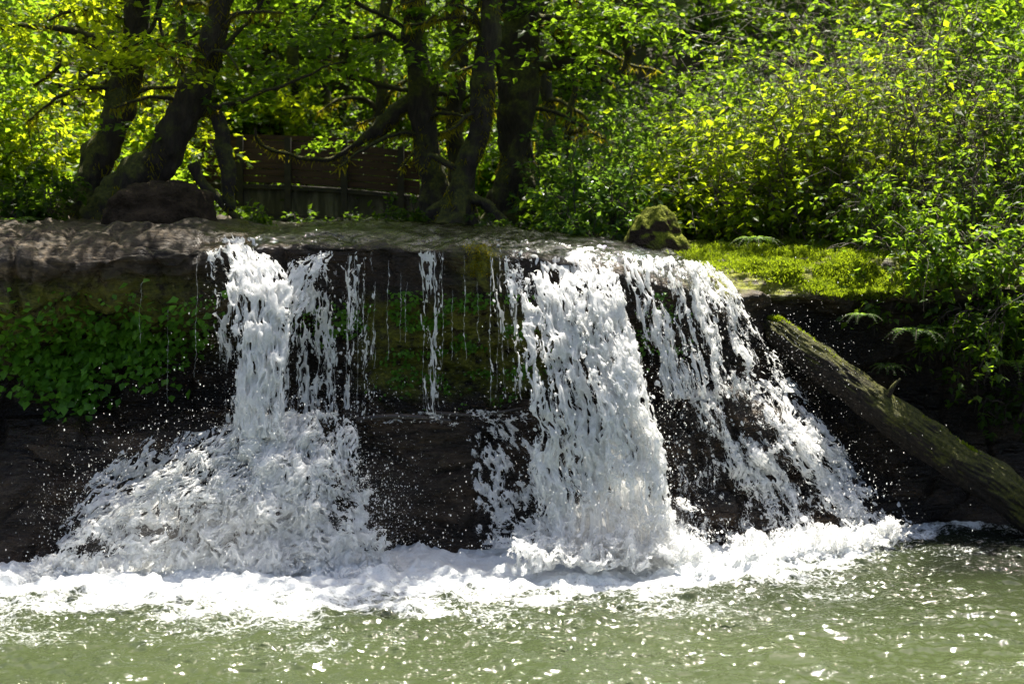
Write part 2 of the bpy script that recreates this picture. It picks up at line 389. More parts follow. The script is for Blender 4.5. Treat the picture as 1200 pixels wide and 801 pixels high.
    moss = np.maximum(moss, .55 * (1 - sstep(150, 300, pxc)) * sstep(.36, .42, S) * (1 - sstep(.5, .56, S)))
    moss = np.maximum(moss, .7 * sstep(400, 440, pxc) * (1 - sstep(620, 660, pxc)) * sstep(.41, .46, S) * (1 - sstep(.60, .66, S)))
    i = np.arange(nx - 1)[:, None] * ns; j = np.arange(ns - 1)[None]
    Q = np.stack([i + j, i + ns + j, i + ns + j + 1, i + j + 1], -1).reshape(-1, 4)
    o = mesh_np('cliff', V.reshape(-1, 3), [Q], M_ROCK, attrs={'dry': dry.ravel(), 'moss': moss.ravel()})
    tag(o, kind='structure')
    jj = int(.37 * ns); ii = np.where((pxc[:, 0] > 262) & (pxc[:, 0] < 850))[0]
    A = V[ii][:, :jj]; Nn = N[ii][:, :jj]; wv = .018 + .016 * pnoise(A[..., 0] * 3, A[..., 1] * 2, 0, 61) + .006 * pnoise(A[..., 0] * 11, A[..., 1] * 8, A[..., 2] * 8, 62)
    edge = np.minimum(sstep(0, 14, np.arange(len(ii)))[:, None], sstep(0, 14, np.arange(len(ii))[::-1])[:, None]) * sstep(0, 40, np.arange(jj)[::-1])[None]
    W = A + Nn * (wv * edge - .02 * (1 - edge))[..., None]
    i = np.arange(len(ii) - 1)[:, None] * jj; j = np.arange(jj - 1)[None]
    Q = np.stack([i + j, i + jj + j, i + jj + j + 1, i + j + 1], -1).reshape(-1, 4)
    tag(mesh_np('stream', W.reshape(-1, 3), [Q], M_FILM), kind='structure')
    Vs = V[::2, ::2]; n1, n2 = Vs.shape[:2]
    i = np.arange(n1 - 1)[:, None] * n2; j = np.arange(n2 - 1)[None]
    Qs = np.stack([i + j, i + n2 + j, i + n2 + j + 1, i + j + 1], -1).reshape(-1, 4)
    return BVHTree.FromPolygons(Vs.reshape(-1, 3).tolist(), Qs.tolist()), V
ROCK, ROCK_V = build_rock()

def rock_front(x, z, y0=8.0):
    """Depth at which a level look along +Y meets the rock."""
    h = ROCK.ray_cast(Vector((x, y0, z)), Vector((0, 1, 0)))
    return h[0].y if h[0] is not None else 17.0
def rock_eye(px, py):
    """The rock point behind a pixel of the photograph."""
    d = Vector(((px - 600) / F_PX, 1, -(py - HOR) / F_PX)).normalized()
    h = ROCK.ray_cast(Vector((0, 0, EYE)), d)
    return None if h[0] is None else np.array(h[0]), None if h[0] is None else np.array(h[1])
def rock_top(x, y):
    h = ROCK.ray_cast(Vector((x, y, 8)), Vector((0, 0, -1)))
    return h[0].z if h[0] is not None else None
# ------------------------------------------------------------------ falling water
VOX = .0078
def iso(field, lvl=0.0, vox_map=None):
    g = vdb.FloatGrid(float(field.min()) if False else -1.0)
    g.copyFromArray(np.ascontiguousarray(field, np.float32))
    P, T, Q = g.convertToPolygons(isovalue=lvl, adaptivity=0.0)
    return np.asarray(P), np.asarray(T, np.int64), np.asarray(Q, np.int64)

def stream(rows, thick, dens, seed, cells=(5, 11, 5), snap=None, blobs=.0, vox=VOX, wob=.03, env_cells=(14, 30), pointy=0.0):
    """White water as the level set of a stretched noise, laid along a flow surface.
    rows: (pxL, pyL, YL, pxR, pyR, YR) down the flow.  dens(U, S): share of the sheet that is water, thick(U, S): half depth in metres."""
    rows = np.array(rows, float)
    L = np.array([at(*r[:3]) for r in rows]); R = np.array([at(*r[3:]) for r in rows])
    n0 = 120
    L = smooth_path(L, n0); R = smooth_path(R, n0)
    m = (L + R) / 2; ds = np.linalg.norm(np.diff(m, axis=0), axis=1); cum = np.concatenate([[0], np.cumsum(ds)]); Ls = cum[-1]
    W = np.linalg.norm(L - R, axis=1).mean()
    nu, ns = int(W / vox), int(Ls / vox)
    sv = np.linspace(0, Ls, ns)
    L = np.stack([np.interp(sv, cum, L[:, k]) for k in range(3)], -1); R = np.stack([np.interp(sv, cum, R[:, k]) for k in range(3)], -1)
    U, S = np.meshgrid(np.linspace(0, 1, nu), np.linspace(0, 1, ns), indexing='ij')
    P = L[None] * (1 - U[..., None]) + R[None] * U[..., None]
    if snap:                                                   # cling to the rock: no deeper than the rock less an offset
        st = 6; iu = np.unique(np.r_[np.arange(0, nu, st), nu - 1]); js = np.unique(np.r_[np.arange(0, ns, st), ns - 1])
        D = np.array([[rock_front(*P[a, b, [0, 2]]) for b in js] for a in iu])
        D = np.stack([np.interp(np.arange(ns), js, d) for d in D]); D = np.stack([np.interp(np.arange(nu), iu, D[:, b]) for b in range(ns)], 1)
        k = snap(U, S) if callable(snap) else snap
        yy = P[..., 1] * (1 - k) + k * (D - .05); yy = np.minimum(yy, D - .03)
        sc = yy / P[..., 1]
        P = np.stack([P[..., 0] * sc, yy, EYE + (P[..., 2] - EYE) * sc], -1)    # slide along the line of the flow plan
    N = np.cross(np.gradient(P, axis=0), np.gradient(P, axis=1)); N /= np.linalg.norm(N, axis=-1, keepdims=True) + 1e-9
    if N[..., 1].mean() > 0: N = -N                            # towards the viewer
    H = thick(U, S); hm = float(H.max()); nn = int(2 * hm / vox) + 4
    nz = (np.arange(nn) - nn / 2) * vox
    sh = (nu, ns, nn)
    A = grid_noise(sh, cells, seed) + .55 * grid_noise(sh, [c * .52 for c in cells], seed + 1)
    A /= A.std()
    D = dens(U, S)
    E2 = grid_noise((nu, ns, 1), (*env_cells, 2), seed + 2)[..., 0] * .6 + grid_noise((nu, ns, 1), (env_cells[0] * .4, env_cells[1] * .4, 2), seed + 3)[..., 0] * .4
    T = np.clip(D * .86 + .40 * E2 * np.clip(D * 3, 0, 1), -.2, 2.0)
    ridge = .62 * T[..., None] - np.abs(A)
    if blobs:
        B = grid_noise(sh, (2.6, 3.6, 2.6), seed + 4)
        ridge = np.maximum(ridge, (B - 2.55 + blobs * np.clip(D * 2, 0, 1)[..., None]) * .6)
    lay = (H[..., None] - np.abs(nz[None, None] + 0 * H[..., None] + .35 * H[..., None] * grid_noise(sh, (10, 16, 50), seed + 5))) / vox * .5
    Fd = np.minimum(ridge, lay)
    edge = np.minimum(np.minimum(U, 1 - U) * nu, np.minimum(S, 1 - S) * ns)[..., None]
    Fd = np.where(edge < 1.5, -1, Fd)
    Fd[..., 0] = -1; Fd[..., -1] = -1
    V, Tt, Qq = iso(np.clip(Fd, -1, 1))
    # grid -> place
    iu = np.clip(V[:, 0], 0, nu - 1.001); js = np.clip(V[:, 1], 0, ns - 1.001)
    a, b = iu.astype(int), js.astype(int); fa, fb = (iu - a)[:, None], (js - b)[:, None]
    def samp(Q): return (Q[a, b] * (1 - fa) + Q[a + 1, b] * fa) * (1 - fb) + (Q[a, b + 1] * (1 - fa) + Q[a + 1, b + 1] * fa) * fb
    off = ((V[:, 2] - nn / 2) * vox)[:, None]
    W3 = samp(P) + samp(N) * off
    q = W3 * 5.0
    W3 = W3 + wob * np.stack([pnoise(q[:, 0], q[:, 1], q[:, 2] * .7, seed % 50 + k) for k in (1, 2, 3)], -1) + .35 * wob * np.stack([pnoise(q[:, 0] * 3, q[:, 1] * 3, q[:, 2] * 2, seed % 50 + k) for k in (4, 5, 6)], -1)
    return W3, [Tt, Qq[:, :]]

def bump1(x, c, w): return np.exp(-((x - c) / w) ** 2)
def edges(U, a=.12, b=.12): return sstep(0, a, U) * sstep(0, b, 1 - U)
# ---- left fall: two tongues meet below the lip and drop as one column on the ledge
def fall_left():
    root = empty('waterfall', at(310, 490, 14.2))
    parts = []
    # main column
    rows = [(250, 272, 15.1, 308, 276, 15.1), (254, 292, 14.5, 322, 302, 14.5), (262, 330, 14.08, 344, 335, 14.08), (270, 400, 13.82, 340, 400, 13.82), (273, 460, 13.66, 334, 460, 13.66), (270, 516, 13.56, 338, 516, 13.56)]
    parts.append(stream(rows, lambda U, S: .018 + .03 * sstep(.1, .4, S) * np.sin(U * np.pi), lambda U, S: -.03 + (.98 + .25 * S) * np.clip(np.sin(U * np.pi), 0, 1) ** .6 * sstep(.0, .12, S) , 101, (3.3, 13, 3.6), blobs=.15, env_cells=(8, 50)))
    rows = [(366, 276, 15.1, 404, 280, 15.1), (350, 298, 14.5, 400, 300, 14.5), (325, 332, 14.1, 374, 335, 14.15), (308, 400, 13.86, 350, 400, 13.9), (300, 460, 13.7, 340, 460, 13.74), (298, 505, 13.6, 340, 505, 13.64)]
    parts.append(stream(rows, lambda U, S: .016 + .02 * sstep(.1, .4, S), lambda U, S: (.75 - .45 * U) * edges(U, .1, .3) * sstep(0, .1, S), 111, (3.2, 13, 3.6), blobs=.2, env_cells=(7, 50)))
    # thin veil on the right
    rows = [(335, 300, 14.55, 432, 300, 14.6), (332, 340, 14.4, 432, 345, 14.45), (330, 420, 14.3, 434, 420, 14.4), (328, 490, 14.25, 436, 490, 14.3)]
    parts.append(stream(rows, lambda U, S: .025 + 0 * U, lambda U, S: (.34 - .18 * U + .25 * sstep(.7, 1, S)) * edges(U, .05, .1) * sstep(0, .1, S), 121, (3.1, 14, 3.4), blobs=.35, env_cells=(7, 60)))
    rows = [(236, 282, 14.55, 272, 282, 14.5), (240, 330, 14.35, 284, 330, 14.35), (250, 400, 14.3, 284, 400, 14.3), (262, 495, 14.2, 288, 495, 14.2)]
    parts.append(stream(rows, lambda U, S: .02 + 0 * U, lambda U, S: (.1 + .35 * U) * edges(U, .2, .1) * sstep(0, .1, S), 131, (4, 12, 4), blobs=.35, env_cells=(6, 30)))
    V, F = join_vf(parts)
    o = mesh_np('falling_sheet', V - np.array(root.location), F, M_WHITE, root)
    # splash fan over the lower rock
    rows = [(268, 486, 13.8, 412, 484, 13.85), (236, 506, 13.62, 420, 506, 13.7), (180, 545, 13.42, 432, 545, 13.5), (110, 590, 13.28, 452, 590, 13.36), (62, 635, 13.16, 468, 635, 13.28), (36, 676, 13.05, 474, 672, 13.2)]
    parts = []
    dn = lambda U, S: (.42 + .72 * np.exp(-((U - .52 - .05 * S) / .30) ** 2)) * edges(U, .1, .07) + .15 * sstep(.7, 1, S) * edges(U, .06, .06) - .25 * bump1(U, .5, .10) * bump1(S, .75, .12)
    parts.append(stream(rows, lambda U, S: .025 + .055 * np.sin(np.clip(U, 0, 1) * np.pi) * (.6 + .4 * S), dn, 141, (3.1, 4.6, 3.6), blobs=.5, wob=.07, env_cells=(14, 16)))
    rows2 = [(150, 512, 14.1, 262, 500, 14.15), (120, 545, 13.9, 236, 545, 13.95), (80, 590, 13.7, 180, 590, 13.7), (52, 640, 13.5, 150, 640, 13.5)]
    parts.append(stream(rows2, lambda U, S: .03 + 0 * U, lambda U, S: (.28 + .2 * S) * edges(U, .1, .1), 151, (4.5, 8, 4), snap=.8, blobs=.3))
    rows3 = [(388, 500, 14.1, 425, 498, 14.15), (395, 540, 14.0, 428, 540, 14.05), (400, 590, 13.9, 430, 590, 13.95)]
    parts.append(stream(rows3, lambda U, S: .02 + 0 * U, lambda U, S: .35 * edges(U, .2, .3), 155, (4, 10, 4), blobs=.2))
    V, F = join_vf(parts)
    mesh_np('splash', V - np.array(root.location), F, M_WHITE, root)
    return root

def fall_middle():
    root = empty('waterfall', at(700, 640, 13.7))
    parts = []
    rows = [(572, 281, 15.3, 716, 292, 15.4), (580, 293, 14.5, 722, 303, 14.5), (590, 330, 14.0, 734, 340, 14.0), (598, 380, 13.75, 746, 390, 13.8), (608, 450, 13.55, 762, 455, 13.58), (618, 530, 13.4, 782, 530, 13.42), (626, 600, 13.3, 796, 600, 13.32), (630, 650, 13.22, 806, 650, 13.25)]
    core = lambda U, S: (.30 + .75 * sstep(.0, .35 + .25 * S, U)) * edges(U, .05, .10)
    parts.append(stream(rows, lambda U, S: .016 + .022 * sstep(.08, .5, S) + .03 * sstep(.7, 1, S), lambda U, S: core(U, S) * (.75 + .25 * sstep(0, .22, S)), 201, (3.2, 12.5, 3.6), blobs=.2, wob=.045, env_cells=(8, 44)))
    rows = [(640, 296, 14.5, 724, 303, 14.5), (652, 340, 13.92, 732, 345, 13.92), (668, 390, 13.68, 742, 395, 13.7), (690, 450, 13.46, 756, 455, 13.48), (704, 530, 13.3, 778, 530, 13.32), (700, 600, 13.2, 790, 600, 13.22), (690, 650, 13.12, 800, 650, 13.15)]
    parts.append(stream(rows, lambda U, S: .016 + .02 * S, lambda U, S: .6 * edges(U, .2, .12) * sstep(0, .2, S), 211, (3.2, 10, 3.6), blobs=.25, wob=.05, env_cells=(9, 36)))
    V, F = join_vf(parts)
    mesh_np('falling_sheet', V - np.array(root.location), F, M_WHITE, root)
    parts = []
    rows = [(545, 505, 14.3, 600, 490, 14.3), (550, 550, 14.05, 640, 540, 14.0), (552, 600, 13.9, 660, 590, 13.8), (548, 645, 13.75, 690, 645, 13.6)]
    parts.append(stream(rows, lambda U, S: .03 + .03 * U, lambda U, S: (.2 + .35 * U + .25 * bump1(U, .22 + .12 * S, .13)) * edges(U, .1, .1), 221, (4.5, 8, 4), blobs=.4, env_cells=(10, 18)))
    rows = [(640, 588, 13.6, 815, 580, 13.6), (620, 620, 13.5, 830, 612, 13.5), (600, 655, 13.4, 850, 648, 13.4)]
    parts.append(stream(rows, lambda U, S: .05 + .12 * S * np.sin(U * np.pi), lambda U, S: (.3 + .9 * S) * edges(U, .2, .2), 231, (4.5, 5, 5), blobs=.4, wob=.06))
    V, F = join_vf(parts)
    mesh_np('splash', V - np.array(root.location), F, M_WHITE, root)
    return root

def fall_right():
    root = empty('waterfall', at(900, 620, 14.2))
    parts = []
    rows = [(722, 296, 15.0, 812, 304, 15.0), (728, 308, 14.35, 826, 316, 14.5), (738, 350, 14.15, 834, 352, 14.4), (752, 400, 14.05, 842, 400, 14.35), (770, 470, 13.95, 858, 470, 14.25)]
    parts.append(stream(rows, lambda U, S: .02 + .025 * S, lambda U, S: (.24 + .2 * sstep(.55, .95, U) + .18 * bump1(U, .35, .16)) * edges(U, .06, .06) * sstep(0, .08, S), 301, (3.1, 15, 3.4), blobs=.25, env_cells=(8, 50)))
    rows = [(796, 303, 15.0, 836, 306, 15.1), (804, 318, 14.6, 856, 330, 15.0), (812, 352, 14.5, 876, 362, 14.9), (822, 400, 14.4, 900, 405, 14.85), (836, 460, 14.3, 938, 460, 14.8)]
    parts.append(stream(rows, lambda U, S: .025 + .03 * S, lambda U, S: (.44 - .06 * U) * edges(U, .1, .12) * sstep(0, .06, S), 311, (3.1, 12, 3.4), blobs=.25, env_cells=(9, 35)))
    V, F = join_vf(parts)
    mesh_np('falling_sheet', V - np.array(root.location), F, M_WHITE, root)
    rows = [(778, 462, 14.2, 930, 440, 14.75), (782, 505, 14.15, 966, 490, 14.7), (788, 560, 14.05, 1012, 545, 14.6), (790, 610, 14.0, 1052, 590, 14.5), (786, 648, 13.9, 1084, 622, 14.4)]
    parts = [stream(rows, lambda U, S: .03 + .03 * S, lambda U, S: (.31 + .10 * sstep(.3, .9, U) - .28 * bump1(U, .12, .14) * bump1(S, .35, .4) - .15 * bump1(U, .3, .25) * bump1(S, .75, .2) + .16 * bump1(S, .05, .1)) * edges(U, .04, .08), 321, (3.2, 8, 3.6), snap=.75, blobs=.25, env_cells=(12, 26), wob=.04)]
    V, F = join_vf(parts)
    mesh_np('cascade', V - np.array(root.location), F, M_WHITE, root)
    return root
def froth():
    root_parts = []
    for k, (rows, dn) in enumerate([
        ([(600, 628, 13.15, 840, 620, 13.3), (590, 648, 13.0, 850, 640, 13.15), (585, 668, 12.8, 850, 656, 13.0)], .62),
        ([(30, 655, 13.3, 480, 650, 13.4), (20, 675, 13.15, 490, 668, 13.25), (10, 692, 12.95, 500, 684, 13.05)], .75),
        ([(830, 628, 13.6, 1060, 612, 14.6), (840, 642, 13.4, 1075, 624, 14.4), (850, 652, 13.2, 1080, 630, 14.3)], .26)]):
        root_parts.append(stream(rows, lambda U, S: .05 + .06 * np.sin(np.clip(S, 0, 1) * np.pi), lambda U, S: (dn * (.5 + .5 * S)) * edges(U, .1, .1) * (1 - sstep(.75, 1, S) * .6), 600 + 10 * k, (4.5, 4.5, 5), blobs=.5, wob=.07, env_cells=(14, 9)))
    root_parts.append(stream([(430, 484, 14.28, 618, 478, 14.3), (428, 491, 14.22, 620, 486, 14.2), (424, 499, 14.18, 622, 496, 14.1)], lambda U, S: .025 + 0 * U, lambda U, S: (.18 + .3 * sstep(.3, 1, U)) * edges(U, .1, .05), 655, (4, 3, 4), blobs=.4, env_cells=(12, 5)))
    V, F = join_vf(root_parts)
    tag(mesh_np('froth', V, F, M_WHITE), 'leaping white froth where the falls meet the pool', 'froth', kind='stuff')
froth()
def mist(px, py, Y, rx, ry, rz):
    n1, n2 = 24, 14
    T, Pp = np.meshgrid(np.linspace(0, 2 * np.pi, n1, endpoint=False), np.linspace(0, np.pi, n2), indexing='ij')
    V = np.stack([np.sin(Pp) * np.cos(T), np.sin(Pp) * np.sin(T), np.cos(Pp)], -1).reshape(-1, 3)
    i = np.arange(n1)[:, None] * n2; i2 = ((np.arange(n1) + 1) % n1)[:, None] * n2; j = np.arange(n2 - 1)[None]
    o = mesh_np('mist', V, [np.stack([i + j, i + j + 1, i2 + j + 1, i2 + j], -1).reshape(-1, 4)], M_MIST)
    o.location = at(px, py, Y); o.scale = (rx, ry, rz); tag(o, 'pale mist hanging over the foot of the falls', 'mist', kind='stuff')
mist(725, 622, 13.0, .75, .4, .45)
mist(255, 625, 13.2, 1.5, .4, .45)
w1 = fall_left(); tag(w1, 'narrow left waterfall breaking into a wide fan of white splash on the ledge', 'waterfall', 'streams of the waterfall')
w2 = fall_middle(); tag(w2, 'thick white middle waterfall, the broadest sheet, reaching the pool in one drop', 'waterfall', 'streams of the waterfall')
w3 = fall_right(); tag(w3, 'veil of water running down a sloping rock beside the fallen log', 'waterfall', 'streams of the waterfall')

# thin trickles between the falls, spray
def trickles():
    spots = [(200, 285, 470, .5), (232, 300, 440, .3), (168, 330, 400, .25), (408, 300, 490, .7), (420, 315, 495, .9), (428, 330, 440, .4), (456, 305, 420, .3), (470, 320, 400, .3), (497, 290, 480, .8), (505, 288, 480, 1.1), (512, 292, 450, .8), (519, 300, 430, .5), (545, 300, 420, .5), (575, 300, 470, 1.1), (583, 320, 455, .6), (560, 330, 400, .3), (440, 330, 430, .3), (530, 340, 420, .3), (476, 330, 400, .25)]
    for k, (px, p0, p1, am) in enumerate(spots):
        r = np.random.default_rng(500 + k)
        base = at(px, p0, 14.4); parts = []
        y0 = rock_front(base[0], base[2]) - .05
        m = int((p1 - p0) * 1.3); q = np.linspace(0, 1, m)
        A0, A1 = at(px, p0, y0), at(px, p1, y0)
        path = A0 + np.outer(q, A1 - A0); path[:, 1] -= .14 * q ** .5
        path[:, 0] += .022 * pnoise(q * 3, k * 1.7, 0, 3) + .010 * pnoise(q * 22, k * 1.7, 0, 4)
        bead = pnoise(q * m / 5.0, k * 3.1, 0, 7) + .6 * pnoise(q * m / 14.0, k * 3.1, 2, 8)
        parts.append(tube(path, np.clip(.0005 + (.013 * (.5 + .5 * am)) * np.clip(bead - .02, 0, 1) * np.sin(np.clip(q * 3.1 + .05, 0, 3.1)) ** .5, .0009, .012), 6, .5, 60, k))
        V, F = join_vf(parts); o0 = at(px, p0, y0)
        o = mesh_np('water_trickle', V - o0, F, M_WHITE); o.location = o0
        where = 'on the dark wall left of the narrow fall' if px < 300 else ('beside the right edge of the narrow left fall' if px < 435 else 'over the green mossy wall between the two big falls')
        tag(o, 'thin thread of falling drops ' + where, 'trickle', 'trickles ' + where)
    for k, (rows, lab) in enumerate([([(484, 288, 14.3, 522, 290, 14.3), (488, 330, 14.2, 524, 330, 14.2), (492, 400, 14.15, 524, 400, 14.15), (494, 486, 14.12, 528, 486, 14.12)], 'broad lacy veil of thin strands down the middle of the green mossy wall'),
                                     ([(392, 292, 14.35, 440, 292, 14.4), (394, 340, 14.25, 442, 340, 14.3), (398, 420, 14.2, 440, 420, 14.2), (400, 488, 14.15, 442, 488, 14.2)], 'lacy veil of strands nearest the right edge of the narrow left fall'),
                                     ([(560, 292, 14.15, 602, 296, 14.1), (564, 340, 14.05, 606, 340, 14.0), (570, 410, 14.0, 612, 410, 13.95), (574, 470, 13.98, 616, 470, 13.9)], 'lacy veil of strands along the left edge of the thick middle fall')]):
        V, F = stream(rows, lambda U, S: .014 + 0 * U, lambda U, S: (.30 - .12 * S) * edges(U, .15, .15) * sstep(0, .05, S), 700 + 9 * k, (3, 24, 3.4), blobs=.3, env_cells=(5, 80), wob=.02)
        o0 = at(rows[0][0], rows[0][1], rows[0][2]); o = mesh_np('water_veil', V - o0, F, M_WHITE); o.location = o0; tag(o, lab, 'trickle', 'lacy veils on the dark wall')
trickles()

def spray():
    r = np.random.default_rng(77); P, R = [], []
    def cloud(n, px, py, sx, sy, Y, sY, r0=.0016, r1=.0085):
        x = r.normal(px, sx, n); y = r.normal(py, sy, n); Yd = r.normal(Y, sY, n)
        P.append(np.stack([(x - 600) / F_PX * Yd, Yd, EYE - (y - HOR) / F_PX * Yd], -1)); R.append(r0 + (r1 - r0) * r.random(n) ** 4.5)
    cloud(1500, 300, 560, 100, 55, 13.5, .12); cloud(350, 440, 600, 24, 35, 13.5, .12, .002, .011); cloud(260, 465, 570, 30, 40, 13.6, .2); cloud(500, 120, 600, 45, 40, 13.4, .12)
    cloud(400, 270, 420, 18, 60, 14.0, .1); cloud(500, 400, 470, 40, 25, 14.1, .1); cloud(900, 640, 520, 45, 80, 13.7, .15); cloud(900, 780, 520, 18, 80, 13.6, .12)
    cloud(900, 900, 480, 60, 70, 14.3, .15, .0015, .006); cloud(500, 1000, 580, 40, 35, 14.2, .12); cloud(500, 520, 470, 60, 40, 14.3, .1, .0014, .005); cloud(900, 720, 630, 70, 16, 13.3, .15); cloud(500, 250, 665, 120, 12, 13.0, .12); cloud(350, 480, 640, 40, 14, 13.3, .1)
    cloud(300, 220, 470, 60, 50, 14.2, .15, .0014, .005); cloud(400, 930, 410, 35, 35, 14.4, .2, .0014, .005)
    cloud(5200, 290, 585, 95, 50, 13.18, .10, .0015, .0062); cloud(1500, 120, 610, 45, 36, 13.2, .1, .0015, .005); cloud(1300, 425, 610, 28, 40, 13.3, .1, .0015, .006); cloud(1800, 715, 600, 55, 40, 13.1, .1, .0015, .006)
    P, R = np.concatenate(P), np.concatenate(R); k = P[:, 2] > .05; P, R = P[k], R[k]
    st = np.stack([.8 + 0 * R, .8 + 0 * R, 1 + r.random(len(R)) * .8], -1)
    V, F = drops(P, R, st)
    o = mesh_np('spray', V, F, M_WHITE); tag(o, 'loose drops flung off the falling water', 'spray', kind='stuff')
spray()

# ------------------------------------------------------------------ the pool
def pool():
    xs = np.concatenate([np.linspace(-40, -6.3, 12)[:-1], np.arange(-6.3, 6.3, .0155), np.linspace(6.31, 40, 12)])
    ys = np.concatenate([np.linspace(-30, 9.4, 14)[:-1], np.arange(9.4, 15.9, .0155)])
    X, Y = np.meshgrid(xs, ys, indexing='ij')
    px = 600 + X / np.maximum(Y, 1) * F_PX
    base = np.interp(px, [-100, 40, 250, 450, 620, 800, 950, 1060, 1300], [13.4, 13.25, 13.2, 13.45, 13.2, 13.35, 14.0, 14.8, 15.3])
    edge = np.interp(px, [-100, 0, 100, 200, 300, 400, 500, 600, 700, 800, 900, 1000, 1100, 1200], [11.7, 11.75, 11.9, 11.75, 11.8, 12.0, 12.1, 12.2, 12.45, 12.7, 12.95, 13.5, 15.0, 15.5])
    edge = edge + .22 * (1 - sstep(200, 420, px)) + .45 * fbm(X * 1.2, Y * 2.2, 0, 3, 3) + .12 * fbm(X * 5, Y * 9, 0, 3, 5)
    foam = (.66 + .26 * fbm(X * 2.4, Y * 5.0, .7, 4, 19)) * sstep(-.7, .45, Y - edge)
    edge2 = np.interp(px, [-100, 300, 500, 650, 800, 900, 1000, 1080], [12.5, 12.45, 12.55, 12.6, 12.7, 13.15, 14.2, 15.1]) + .16 * fbm(X * 1.6, Y * 3, 0, 3, 13)
    foam = np.maximum(foam, (.90 - .22 * np.maximum(0, fbm(X * 2.6, Y * 5.5, 0, 4, 14))) * sstep(-.4, .3, Y - edge2) * (px < 1075))
    foam = np.maximum(foam, .95 * sstep(.35, .95, Y - edge) * sstep(1.15, .35, base - Y))
    foam = np.maximum(foam, (.34 + .18 * fbm(X * 1.1, Y * 2.4, .3, 3, 15)) * sstep(-2.3, -.2, Y - edge + .5 * fbm(X * .8, Y * 1.5, 0, 2, 6)))
    foam = np.maximum(foam, (.36 + .16 * fbm(X * 1.5, Y * 3, .3, 3, 17)) * sstep(620, 720, px) * (1 - sstep(960, 1100, px)) * bump1(Y, 12.9 + .15 * np.sin(X * 3), .7))
    turb = sstep(-1.6, .6, Y - edge)
    prox = sstep(1.3, .1, base - Y) * (px < 1010)
    Z = .035 * fbm(X * 1.1, Y * 1.6, 0, 2, 21) + .026 * fbm(X * 2.6 + .4 * pnoise(X, Y, 0), Y * 4.2, 0, 4, 22, .55) * (1 + .8 * turb)
    lump = np.maximum(0, fbm(X * 2.3, Y * 3.0, .5, 4, 30) + .25)
    Z = Z + prox * (.02 + .06 * lump + .05 * np.maximum(0, fbm(X * 7, Y * 8, .2, 3, 36))) + .05 * turb * np.maximum(0, fbm(X * 4, Y * 6, 0, 3, 33))
    ripple = np.exp(-np.abs(pnoise(X * 3.5 + .5 * pnoise(X * 2, Y * 2, 4), Y * 6.5, 0, 44)) * 6)
    Z = Z + .008 * ripple + .0095 * fbm(X * 6.0, Y * 9.0, 0, 3, 48, .6)
    far = (Y < 9.5) | (np.abs(X) > 6.31)
    Z = np.where(far, 0, Z)
    deep_reflect = sstep(980, 1120, px) * sstep(12.2, 13.6, Y)  # dark reflecting water by the right bank, put into the body colour
    deep_reflect = np.maximum(deep_reflect, .55 * sstep(10.8, 13, Y))  # and deeper away from the shallow front
    nx, ny = X.shape
    i = np.arange(nx - 1)[:, None] * ny; j = np.arange(ny - 1)[None]
    Q = np.stack([i + j, i + ny + j, i + ny + j + 1, i + j + 1], -1).reshape(-1, 4)
    o = mesh_np('water', np.stack([X, Y, Z], -1).reshape(-1, 3), [Q], M_POOL, attrs={'foam': foam.ravel(), 'deep_reflect': deep_reflect.ravel()})
    tag(o, kind='structure')
pool()
# ------------------------------------------------------------------ land behind the step
def ground_z(x, y):
    x = np.asarray(x, float); y = np.asarray(y, float)
    top = np.interp(x, [-8, -4.7, -3.3, -2.6, -1.5, 0, 1, 1.8, 3, 6], [3.2, 3.12, 3.08, 3.06, 3.1, 3.06, 2.98, 2.92, 2.92, 3.15])
    ch = np.exp(-((x + 1.6) / 2.4) ** 4)
    bank = .16 * np.maximum(0, -4.2 - x) + .10 * np.maximum(0, x - 2.2)
    far = .44 * np.maximum(0, y - 23.5) * (1 - .25 * ch) + .14 * np.maximum(0, y - 18.5) * (1 - ch)
    z = top + (bank * sstep(16.5, 20, y)) + far + .10 * fbm(x * .8, y * .8, 0, 3, 70) * sstep(18.5, 20.5, y)
    return z - .16 * (1 - sstep(18.6, 20.2, y)) + .06 * sstep(18.6, 20.2, y) * (1 - ch) - .38 * sstep(-5.2, -4.4, x) * (1 - sstep(-.2, .6, x)) * sstep(18.4, 19.4, y) * (1 - sstep(24.2, 26, y))

def hillside():
    xs = np.concatenate([np.linspace(-120, -14, 10)[:-1], np.linspace(-14, 14, 150), np.linspace(14, 120, 10)[1:]])
    ys = np.concatenate([np.linspace(16.4, 40, 130), np.linspace(40, 160, 12)[1:]])
    X, Y = np.meshgrid(xs, ys, indexing='ij'); Z = ground_z(X, Y)
    nx, ny = X.shape
    i = np.arange(nx - 1)[:, None] * ny; j = np.arange(ny - 1)[None]
    Q = np.stack([i + j, i + ny + j, i + ny + j + 1, i + j + 1], -1).reshape(-1, 4)
    tag(mesh_np('hillside', np.stack([X, Y, Z], -1).reshape(-1, 3), [Q], M_SOIL), kind='structure')
    V = np.array([[-400, -400, -1.3], [400, -400, -1.3], [400, 400, -1.3], [-400, 400, -1.3]], float)
    tag(mesh_np('ground', V, [np.array([[0, 1, 2, 3]])], M_SOIL), kind='structure')
hillside()

